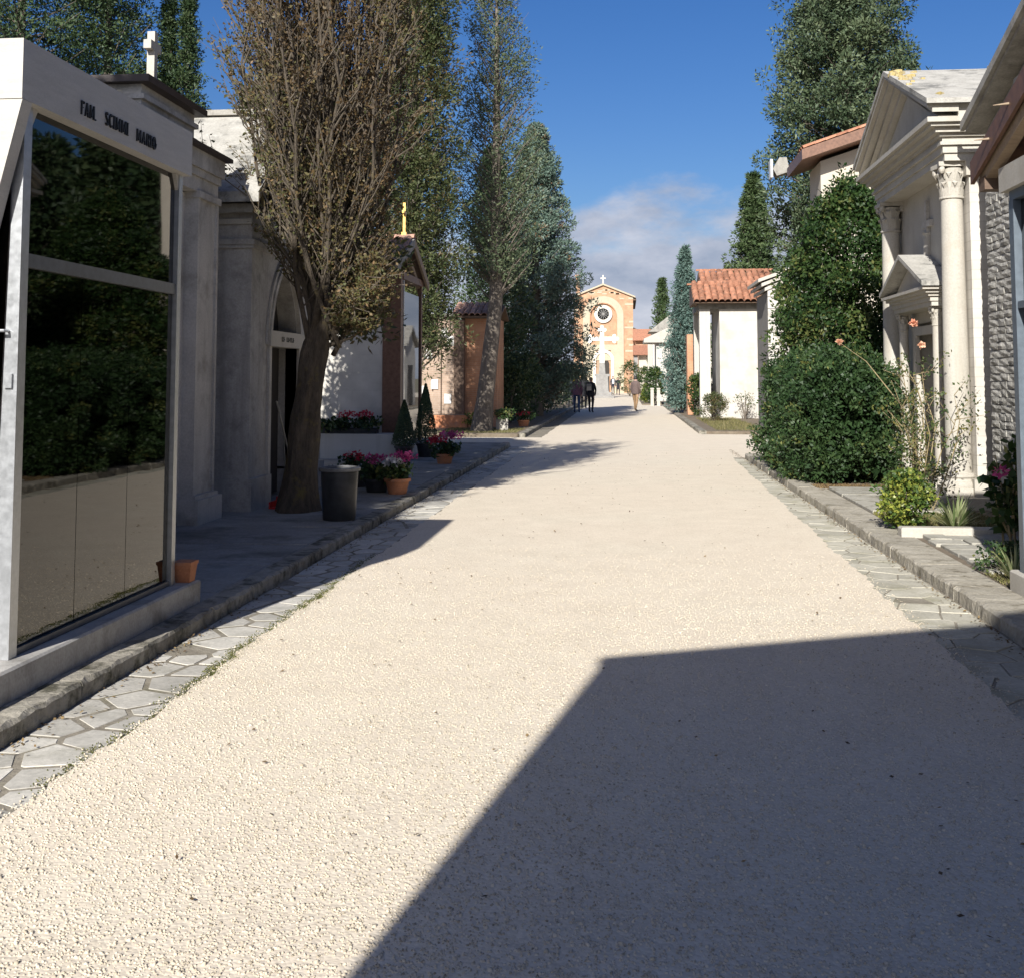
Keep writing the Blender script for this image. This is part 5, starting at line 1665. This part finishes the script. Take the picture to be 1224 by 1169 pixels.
conifer('cypress_tree', 'dark conifer added behind the brown-leaved tree to shade the tiled chapel wall', (-5.05, 17.6, .12), 6.7, lin((0, .8), (.1, 1.25), (.6, 1.2), (.85, .9), (1, .3)), 170, 9, 34, .13, .05, M['lf_olive'], M['bark'], None, rad=.32, z0=.36, lift=.2, trunk_r=.18, spiky=.6)  # added tree keeps sun off the white side wall but not the roof
conifer('cypress_tree', 'dark evergreen behind the temple, seen mirrored in the dark glass', (6.9, 22.2, .1), 6.9, lin((0, 1.2), (.2, 2.0), (.6, 1.9), (.9, 1.0), (1, .3)), 170, 9, 28, .16, .08, M['lf_dark'], M['bark'], None, rad=.45, z0=.08, lift=.5, trunk_r=.2)
conifer('cypress_tree', 'dense evergreen out of view by the gatehouse, added to shade the forked trunk', (-6.1, 1.6, .1), 9.4, lin((0, .8), (.2, 1.35), (.6, 1.3), (.85, .9), (1, .1)), 150, 8, 26, .2, .09, M['lf_dark'], M['bark'], None, rad=.4, z0=.2, lift=.7, trunk_r=.2)  # unseen tree, added so that the near trunk falls in shade
for (x_, y_, lb) in ((12.2, 43, 'leftmost of three dark conifers mirrored in the glass front'), (14.8, 44, 'middle of three dark conifers mirrored in the glass front'), (17.6, 45, 'rightmost of three dark conifers mirrored in the glass front')):
    conifer('cypress_tree', lb, (x_, y_, .0), 11.4, lin((0, 1.5), (.3, 2.2), (.7, 1.8), (.9, 1.0), (1, .3)), 120, 7, 18, .3, .16, M['lf_dark'], M['bark'], 'dark conifers behind the temple', rad=.6, z0=.05, lift=.6, trunk_r=.2)
conifer('cypress_tree', 'tall dark olive columnar tree behind the tiled chapel', (-5.35, 28.6, .1), 15, lin((0, .6), (.15, 1.1), (.5, 1.1), (.8, .9), (1, .05)), 250, 4, 90, .12, .037, M['lf_olive'], M['bark'], None, rad=.38, z0=.17, lift=1.1, trunk_r=.2, spiky=.6)
conifer('cypress_tree', 'sparse leaning conifer with bare pale trunk and open top', (-4.07, 32.3, .085), 13.6, lin((0, .5), (.3, .9), (.5, 1.35), (.7, 1.15), (.9, .75), (1, .1)), 190, 5, 34, .10, .035, M['lf_sparse'], M['bark'], None, rad=.28, z0=.33, lift=.9, trunk_r=.26, lean=(.42, .1), spiky=.6, bare=lambda h:   .15 + .45 * max(0, h - .6) / .4)
conifer('cypress_tree', 'dense blue-green conifer overhanging the road where people walk', (-3.55, 45.5, .085), 11.6, lin((0, .8), (.1, 1.7), (.22, 2.15), (.4, 2.0), (.6, 1.55), (.85, .85), (1, .1)), 300, 2, 150, .13, .05, M['lf_blue'], M['bark'], None, rad=.4, z0=.12, lift=.5, trunk_r=.25, spiky=.5)
conifer('cypress_tree', 'dense conifer further back behind the blue-green one', (-4.6, 39.5, .085), 9.5, lin((0, .8), (.12, 1.35), (.4, 1.3), (.7, .9), (1, .1)), 120, 3, 50, .17, .06, M['lf_dark'], M['bark'], None, rad=.36, z0=.08, lift=.4, trunk_r=.2)
conifer('cedar_tree', 'huge round-topped conifer towering over the right-hand tombs', (8.35, 43.5, .07), 19.5, lin((0, 1.0), (.2, 2.3), (.45, 2.95), (.62, 2.9), (.78, 2.3), (.92, 1.2), (1, .2)), 320, 3, 140, .16, .062, M['lf_cedar'], M['bark'], None, rad=.58, z0=.24, lift=.35, trunk_r=.38, spiky=.5)
conifer('cypress_tree', 'smooth green cone-shaped cypress left of the huge conifer', (6.25, 56.0, .07), 11.2, lin((0, 1.9), (.25, 2.2), (.5, 1.6), (.8, .75), (1, .04)), 210, 3, 62, .2, .07, M['lf_cone'], M['bark'], None, rad=.34, z0=.06, lift=.9, trunk_r=.2, spiky=.65)
conifer('cypress_tree', 'slim blue-grey pointed cypress beside the white tiled chapel', (2.62, 50.5, .07), 7.15, lin((0, .6), (.12, .92), (.35, .85), (.65, .55), (.85, .27), (1, .02)), 230, 7, 26, .13, .042, M['lf_cyan'], M['bark'], None, rad=.17, z0=.06, lift=1.5, trunk_r=.1, spiky=.65)
conifer('cypress_tree', 'small dark cypress far off left of the blue-grey one', (3.1, 97.0, .0), 9.8, lin((0, .8), (.3, 1.0), (.7, .7), (1, .05)), 90, 6, 16, .25, .09, M['lf_cone'], M['bark'], None, rad=.35, z0=.08, lift=1.2, trunk_r=.12)
conifer('cypress_tree', 'broad dark conifer at the far left behind the glass chapel', (-12.6, 22.5, .1), 13.0, lin((0, 1.2), (.3, 1.9), (.6, 1.6), (.85, .9), (1, .1)), 130, 3, 120, .095, .034, M['lf_dark'], M['bark'], 'dark conifers at the left', rad=.42, z0=.42, lift=.4, trunk_r=.25)
conifer('cypress_tree', 'second broad dark conifer, just left of the roof cross', (-11.2, 23.6, .1), 12.5, lin((0, .9), (.3, 1.4), (.6, 1.15), (.85, .7), (1, .1)), 120, 3, 110, .095, .034, M['lf_dark'], M['bark'], 'dark conifers at the left', rad=.36, z0=.42, lift=.7, trunk_r=.22)
conifer('cypress_tree', 'slender cypress spire just right of the roof cross', (-10.15, 24.4, .1), 9.95, lin((0, .4), (.3, .55), (.7, .38), (1, .03)), 80, 7, 36, .09, .03, M['lf_dark'], M['bark'], 'cypress spires by the roof cross', rad=.2, z0=.4, lift=1.8, trunk_r=.1)
conifer('cypress_tree', 'taller slender cypress spire rightmost behind the cornice chapel', (-9.72, 24.4, .1), 10.0, lin((0, .4), (.3, .6), (.7, .42), (1, .03)), 80, 7, 36, .09, .03, M['lf_dark'], M['bark'], 'cypress spires by the roof cross', rad=.2, z0=.4, lift=1.8, trunk_r=.1)

def boxhedge(name, label, x0, x1, y0, y1, z0, z1, n, L, Wd, mat, rnd_=.25, cat='hedge', group=None):
    t = thing(name, label, cat, ((x0 + x1) / 2, (y0 + y1) / 2, z0), group)
    c = np.array([(x0 + x1) / 2, (y0 + y1) / 2, (z0 + z1) / 2])
    h = np.array([(x1 - x0) / 2, (y1 - y0) / 2, (z1 - z0) / 2])
    # points on the faces of the box, weighted by area, corners rounded off
    ax = RNG.choice(3, n, p=np.array([h[1] * h[2], h[0] * h[2], h[0] * h[1]]) / (h[1] * h[2] + h[0] * h[2] + h[0] * h[1]))
    u = RNG.uniform(-1, 1, (n, 3))
    s = np.where(RNG.random(n) < .5, -1., 1.)
    u[np.arange(n), ax] = s
    P = u * h
    inner = np.clip(np.abs(P) - (h - rnd_), 0, None) * np.sign(P)
    core = P - inner
    nr = unit(inner + 1e-6 * u)
    P = core + nr * rnd_
    w = P + c
    lump = .10 * np.sin(w[:, 0] * 3.1 + w[:, 2] * 2.3) + .09 * np.sin(w[:, 1] * 3.7 - w[:, 2] * 4.1) + .04 * np.sin(w[:, 1] * 9 + w[:, 0] * 7)
    # leaves gathered in tufts, with hollows between
    m = n // 62
    C = (w + nr * (lump - np.abs(RNG.normal(0, .05, n)))[:, None])[:m]
    P, D, N, l_, w_, T = puff(C, RNG.uniform(.10, .2, m), 62, L, Wd, .3, .85, np.clip(.42 + lump[:m] + RNG.normal(0, .22, m), 0, 1), .14)  # tint paler on bulges, darker in hollows: shade put into the leaf colour
    k_ = P[:, 2] > z0
    leaves('foliage', P[k_], D[k_], N[k_], l_[k_], w_[k_], T[k_], mat, t)
    st = MB()
    for k in range(26):
        x, y = random.uniform(x0 + .5, x1 - .5), random.uniform(y0 + .6, y1 - .6)
        st.tube([(x, y, z0 - .02), (x + random.uniform(-.2, .2), y + random.uniform(-.2, .2), z0 + (z1 - z0) * .6)], [.02, .006], 4)
    obj('stems', st, M['bark'], t)
    # inner twigs and leaves, darkened in tint for shade, keep it from being see-through
    m_ = n // 5
    P2 = c + RNG.uniform(-1, 1, (m_, 3)) * (h - .18)
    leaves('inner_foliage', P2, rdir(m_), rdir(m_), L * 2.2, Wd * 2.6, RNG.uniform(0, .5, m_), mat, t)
    return t

boxhedge('laurel_hedge', 'large clipped dark green laurel hedge at the kerb before the temple', 2.44, 3.92, 16.5, 21.6, .1, 1.84, 52000, .062, .034, M['lf_laurel'], .5)

def shrub(name, label, base, height, rx, nclump, nb, rad, L, Wd, mat, cat='shrub', group=None, prof=None, stems=14, ry=None, tint=None, sprigs=0):
    t = thing(name, label, cat, base, group)
    bx, by, bz = base
    ry = ry or rx
    C = []
    mb = MB()
    for k in range(nclump):
        h = random.uniform(.08, 1) if prof else random.random() ** .7
        r = (prof(h) if prof else math.sqrt(max(.05, 1 - (h * 2 - 1) ** 2)))
        a = random.uniform(0, 6.283)
        q = math.sqrt(random.uniform(.25, 1))
        C.append((bx + rx * r * q * math.cos(a), by + ry * r * q * math.sin(a), bz + height * (.06 + .92 * h)))
        if k < stems:
            mb.tube([(bx + random.uniform(-.06, .06), by + random.uniform(-.06, .06), bz - .02), ((bx + C[-1][0]) / 2, (by + C[-1][1]) / 2, bz + height * h * .6), C[-1]], [.016, .011, .004], 5)
    obj('stems', mb, M['bark'], t)
    P, D, N, l, w, T = puff(np.array(C), rad, nb, L, Wd, .35, .8, tint)
    if sprigs:
        S = []
        for k in range(sprigs):
            a, q = random.uniform(0, 6.283), random.uniform(.1, .95)
            h = .97 - .3 * q
            x_, y_, z_ = bx + rx * .8 * q * math.cos(a), by + ry * .8 * q * math.sin(a), bz + height * h
            ln = random.uniform(.3, .85)
            S += [(x_ + random.gauss(0, .03), y_ + random.gauss(0, .03), z_ + ln * u / 9) for u in range(10)]
        p2 = puff(np.array(S), .07, 9, L, Wd, .5, .8)
        P, D, N, l, w, T = [np.concatenate([a, b]) for a, b in zip((P, D, N, l, w, T), p2)]
    leaves('foliage', P, D, N, l, w, T, mat, t)
    return t

shrub('evergreen_shrub', 'tall glossy evergreen shrub rising behind the clipped hedge', (4.15, 21.6, .1), 5.1, 1.15, 330, 110, .29, .085, .045, M['lf_shrub'], prof=lin((0, .9), (.3, 1.0), (.55, 1.05), (.75, .85), (.9, .55), (1, .2)), stems=30, sprigs=26)
shrub('evergreen_shrub', 'broad green shrub filling the gap left of the tall glossy one', (3.7, 22.9, .1), 3.9, .95, 190, 95, .28, .085, .042, M['lf_shrub'], stems=20)

def blades(name, label, base, n, L, Wd, mat, spread=1.0, cat='plant', group=None):
    """rosette of arching strap leaves"""
    t = thing(name, label, cat, base, group)
    V, F, T = [], [], []
    for k in range(n):
        a = random.uniform(0, 6.283)
        l = L * random.uniform(.6, 1.1)
        lean = random.uniform(.25, 1.0) * spread
        d = Vector((math.cos(a), math.sin(a), 0))
        s = Vector((-math.sin(a), math.cos(a), 0)) * Wd * random.uniform(.7, 1.2) * .5
        tt = random.random()
        o = len(V)
        for i in range(5):
            u = i / 4
            p = d * (l * lean * u) + Vector((0, 0, l * (1.15 - .35 * lean) * (u - lean * .62 * u * u)))
            ww = s * (1 - u ** 2.2) + s * .04
            V += [p - ww + d * .02 * k / n, p + ww + d * .02 * k / n]
            if i:
                F.append((o + 2 * i - 2, o + 2 * i - 1, o + 2 * i + 1, o + 2 * i))
                T.append(min(1, max(0, tt + random.uniform(-.1, .1))))
    me = npmesh('leaf_blades', np.array([tuple(v) for v in V]), np.array(F), mat, np.array(T))
    link_np('leaf_blades', me, t)
    return t
blades('spider_plant', 'striped spider plant in the edged bed before the temple', (3.22, 11.8, .088), 120, .46, .026, M['lf_spider'])
blades('spider_plant', 'striped spider plant at the corner of the glazed porch', (2.86, 8.95, .1), 75, .32, .018, M['lf_spider'])
shrub('low_shrub', 'low yellow-green shrub in the edged bed', (2.80, 12.0, .088), .55, .26, 80, 40, .09, .045, .028, M['lf_yellowgreen'], ry=.36)
shrub('ground_cover', 'small dark green tuft of leaves beside the paving setts', (2.9, 9.35, .1), .22, .22, 30, 26, .06, .035, .02, M['lf_laurel'], cat='plant')

# climbing rose: bare canes, few leaves, three salmon flowers
def rose():
    t = thing('rose_bush', 'tall straggly rose with bare canes and salmon flowers before the temple', 'rose bush', (3.3, 13.6, .1))
    mb = MB()
    tips = []
    rnd = random.Random(5)
    for k in range(10):
        a = rnd.uniform(0, 6.283)
        st = Vector((3.3 + rnd.uniform(-.12, .12), 13.6 + rnd.uniform(-.2, .2), .08))
        ht = rnd.uniform(.9, 1.75)
        end = st + Vector((math.cos(a) * .35, math.sin(a) * .45, ht))
        mid = st.lerp(end, .5) + Vector((rnd.uniform(-.15, .15), rnd.uniform(-.2, .2), .1))
        mb.tube([st, st.lerp(mid, .5) + Vector((rnd.uniform(-.04, .04), 0, 0)), mid, mid.lerp(end, .5) + Vector((rnd.uniform(-.06, .06), 0, 0)), end], [.010, .008, .0065, .005, .0025], 5)
        for q in range(7):
            p = mid.lerp(end, rnd.random()) if q < 5 else st.lerp(mid, rnd.random())
            e = p + Vector((rnd.uniform(-.28, .28), rnd.uniform(-.25, .25), rnd.uniform(.05, .3)))
            mb.tube([p, e], [.005, .002], 4)
            tips.append(e); tips.append(p.lerp(e, .6))
    obj('canes', mb, M['cane'], t)
    C = np.array([tuple(v) for v in tips])
    P, D, N, l, w, T = puff(C, .08, 9, .042, .026, .3)
    C2 = np.array([(3.3 + random.gauss(0, .18), 13.6 + random.gauss(0, .22), random.uniform(.2, .95)) for _ in range(55)])
    p2 = puff(C2, .1, 14, .045, .026, .3)
    P, D, N, l, w, T = [np.concatenate([a, b]) for a, b in zip((P, D, N, l, w, T), p2)]
    leaves('foliage', P, D, N, l, w, T, M['lf_rose'], t)
    for c in ((3.28, 13.5, 2.22), (3.42, 13.7, 1.98), (2.72, 15.0, 2.06)):
        P, D, N, l, w, T = puff(np.array([c]), .02, 46, .038, .034, .75)
        leaves('rose_flower', P, D, N, l, w, T, M['pt_salmon'], t)
        if c[0] < 3:
            continue
    mb = MB().tube([(3.2, 13.9, 1.3), (2.95, 14.5, 1.8), (2.72, 15.0, 2.05)], [.008, .006, .003], 4)
    obj('cane', mb, M['cane'], t)
rose()
def geranium():
    t = thing('climbing_geranium', 'leafy climber with pink flower at the shaded stone wall', 'plant', (3.42, 10.75, .1))
    mb = MB()
    C = []
    for k in range(8):
        st = Vector((3.42 + random.uniform(-.1, .1), 10.75 + random.uniform(-.1, .1), .08))
        e = st + Vector((random.uniform(-.25, .15), random.uniform(-.2, .2), random.uniform(.5, 1.05)))
        mb.tube([st, st.lerp(e, .5) + Vector((random.uniform(-.08, .08), 0, 0)), e], [.012, .009, .004], 5)
        for q in range(5):
            C.append(tuple(st.lerp(e, random.uniform(.25, 1)) + Vector((random.uniform(-.08, .08), random.uniform(-.08, .08), 0))))
    obj('stems', mb, M['cane'], t)
    P, D, N, l, w, T = puff(np.array(C), .07, 9, .085, .075, .3)
    leaves('foliage', P, D, N, l, w, T, M['lf_shrub'], t)
    for c in ((3.28, 10.55, .78),):
        P, D, N, l, w, T = puff(np.array([c]), .05, 40, .045, .035, .6)
        leaves('flower_head', P, D, N, l, w, T, M['pt_pink'], t)
geranium()
def grass(name, x0, x1, y0, y1, z, n, L, mat=None):
    P = np.stack([RNG.uniform(x0, x1, n), RNG.uniform(y0, y1, n), np.full(n, z - .005)], -1)
    D = unit(rdir(n) * .7 + np.array([0, 0, 1.]))
    struct(leaves(name, P, D, rdir(n), RNG.uniform(.5, 1.2, n) * L, .009, RNG.random(n), mat or M['lf_grass']), 'stuff')
grass('grass_patch', 2.73, 3.9, 11.55, 13.3, .092, 7000, .05)
grass('grass_patch', 2.75, 3.4, 8.5, 9.3, .092, 2600, .04)
grass('grass_patch', 2.6, 4.0, 33.5, 43.5, .075, 5000, .12)
grass('grass_patch', -5.2, -3.0, 31.4, 34.2, .085, 5000, .07)
grass('grass_patch', 2.6, 3.9, 16.1, 16.7, .092, 2500, .04, M['litter'])

# flower pots along the left side
def potted(label, loc, r, h, flower_mats, fr=.2, n=26, mat_leaf='lf_laurel', square=False, nfl=16, name='potted_plant', potmat='terracotta', leafh=.16):
    t = thing(name, label, 'potted plant', loc)
    x, y, z = loc
    if square:
        obj('pot', MB().bevbox(x - r, x + r, y - r * .5, y + r * .5, z + .001, z + h, .01), M[potmat], t)
    else:
        obj('pot', MB().lathe([(r * .7, z + .001), (r * .92, z + h * .8), (r * 1.05, z + h * .8), (r * 1.06, z + h), (r * .95, z + h), (r * .88, z + h * .85), (.01, z + h * .85)], x, y, 20, cap=False), M[potmat], t, smooth=True)
    C = np.array([(x + random.gauss(0, fr * .5), y + random.gauss(0, fr * .5), z + h + random.uniform(0, leafh)) for _ in range(n)])
    P, D, N, l, w, T = puff(C, .07, 12, .07, .055, .35)
    leaves('foliage', P, D, N, l, w, T, M[mat_leaf], t)
    for m, dx, dy, dz in flower_mats:
        C = np.array([(x + dx + random.gauss(0, fr * .3), y + dy + random.gauss(0, fr * .3), z + h + leafh + dz + random.uniform(-.02, .08)) for _ in range(nfl)])
        P, D, N, l, w, T = puff(C, .028, 9, .045, .032, .6)
        leaves('flowers', P, D, N, l, w, T, M[m], t)['kind'] = 'stuff'
    return t
potted('terracotta pot with white and pink cyclamen at the kerb', (-3.0, 15.0, .086), .17, .20, [('pt_white', -.05, -.05, .0), ('pt_pink', .06, .06, .10)])
potted('pot of magenta cyclamen left of the white and pink one', (-3.32, 15.2, .086), .19, .18, [('pt_pink', 0, -.05, .06)], n=36, fr=.28, potmat='bin')
potted('dark planter of red cyclamen just behind the bin', (-3.75, 15.9, .086), .2, .2, [('pt_red', 0, 0, .02)], n=30, fr=.26, potmat='bin')
potted('trough of red cyclamen on the ledge by the brown pillar', (-4.9, 21.45, .55), .22, .10, [('pt_red', .0, -.05, .07)], square=True, n=30, potmat='bin', fr=.26)
potted('trough of red cyclamen on the ledge nearest the tree', (-5.35, 21.45, .55), .22, .10, [('pt_red', .08, -.05, .07)], square=True, n=34, potmat='bin', fr=.28)
potted('trough of dark green leaves on the ledge, leftmost', (-5.85, 21.45, .55), .22, .10, [], square=True, n=40, potmat='bin', fr=.30)
potted('big round bunch of crimson flowers in a pot at the kerb', (-3.2, 20.2, .086), .17, .18, [('pt_red', -.1, -.1, .06), ('pt_pink', .12, .05, .12)], nfl=26, fr=.3, n=34)
def topiary(label, loc, h, r):
    t = thing('topiary', label, 'potted plant', loc, 'clipped cones beside the tiled chapel')
    x, y, z = loc
    obj('pot', MB().lathe([(.13, z + .001), (.17, z + .22), (.19, z + .22), (.19, z + .26), (.16, z + .26), (.01, z + .22)], x, y, 16, cap=False), M['bin'], t, smooth=True)
    obj('stem', MB().tube([(x, y, z + .2), (x, y, z + .5)], .02, 6), M['bark'], t)
    n = 9000
    u = RNG.random(n) ** .75
    a = RNG.uniform(0, 6.283, n)
    rr = r * (1 - u) ** .8 * RNG.uniform(.8, 1.03, n) * np.minimum(1, u * 6 + .55)
    P = np.stack([x + rr * np.cos(a), y + rr * np.sin(a), z + .24 + h * u], -1)
    N = unit(np.stack([np.cos(a), np.sin(a), np.full(n, .35)], -1) + rdir(n) * .7)
    leaves('foliage', P, unit(np.cross(N, rdir(n))), N, .03, .018, RNG.random(n), M['lf_dark'], t)
topiary('clipped cone bush before the brown pillar', (-4.1, 21.1, .086), .85, .25)
topiary('taller clipped cone bush right of the brown pillar', (-3.84, 21.9, .086), 1.15, .26)
potted('pale yellow-green plant beside the stone planter box', (-4.55, 34.3, .085), .16, .16, [], mat_leaf='lf_yellowgreen', n=30, leafh=.3, fr=.3)
potted('white box planter with green leaves by the leaning trunk', (-3.55, 33.0, .085), .17, .35, [], square=True, potmat='white_stone', n=40, fr=.35, leafh=.25)
potted('red flowers in a pot by the kerb past the brick chapel', (-3.2, 36.0, .085), .2, .2, [('pt_red', 0, 0, .0)], n=30, fr=.3)
potted('small green plant in a white pot past the brick chapel', (-3.3, 38.2, .085), .15, .2, [], potmat='white_stone', n=30, fr=.3)

# shaded bushes along the left verge and plants on the far right verge
for q_, (x, y, h, r) in enumerate(((-3.9, 38.5, 2.0, .7), (-3.7, 41.0, 2.4, .75), (-3.9, 43.5, 2.1, .75), (-3.6, 48.5, 2.3, .75), (-3.7, 51.5, 2.2, .7), (-3.6, 55.0, 2.0, .7), (-3.5, 59.0, 2.2, .8), (-3.4, 64.0, 2.4, .9))):
    shrub('dark_bush', '%s dark bush on the shaded left verge, counted from the brick chapel' % ('first', 'second', 'third', 'fourth', 'fifth', 'sixth', 'seventh', 'eighth')[q_], (x, y, .085), h, r, 70, 30, .26, .12, .06, M['lf_dark'], group='shaded bushes on the left verge', stems=8)
shrub('leafy_shrub', 'loose green shrub at the foot of the blue-grey cypress', (2.95, 46.8, .07), 1.7, .5, 90, 30, .16, .1, .05, M['lf_shrub'])
shrub('dry_bush', 'low olive-brown bush at the corner of the far verge', (3.05, 40.5, .07), .95, .5, 80, 30, .13, .09, .025, M['lf_olive'])
shrub('thin_weeds', 'thin dry weeds against the bright white wall', (4.35, 43.2, .07), 1.0, .45, 16, 14, .12, .09, .03, M['lf_rose'], cat='plant')
bed = struct(obj('verge_bend', MB().box(.95, 2.08, 68, 86, -.04, .07), M['soil']))
shrub('leafy_shrub', 'green shrub with pale blooms near the far white chapel', (1.75, 70.0, .07), 2.1, .6, 90, 26, .2, .14, .07, M['lf_shrub'])
shrub('leafy_shrub', 'spreading shrub beside the walking person in brown', (1.35, 78.0, .07), 2.2, .7, 70, 26, .22, .16, .05, M['lf_shrub'])
shrub('leafy_shrub', 'rounded low bush at the bend of the right verge', (1.3, 71.5, .07), 1.1, .45, 50, 26, .16, .12, .06, M['lf_yellowgreen'])
shrub('leafy_shrub', 'straggly shrub in front of the church corner', (.35, 101.0, .0), 3.0, 1.0, 60, 20, .25, .25, .06, M['lf_shrub'])
for x, y, lb in ((1.5, 66.5, 'short white marker post, left of two on the right verge'), (1.85, 66.0, 'short white marker post, right of two on the right verge')):
    t = thing('marker_post', lb, 'post', (x, y, .0), 'white marker posts')
    obj('post', MB().bevbox(x - .09, x + .09, y - .09, y + .09, -.01, .95, .03), M['white_stone'], t)
    obj('cap', MB().bevbox(x - .11, x + .11, y - .11, y + .11, .951, 1.02, .03), M['white_stone'], t)
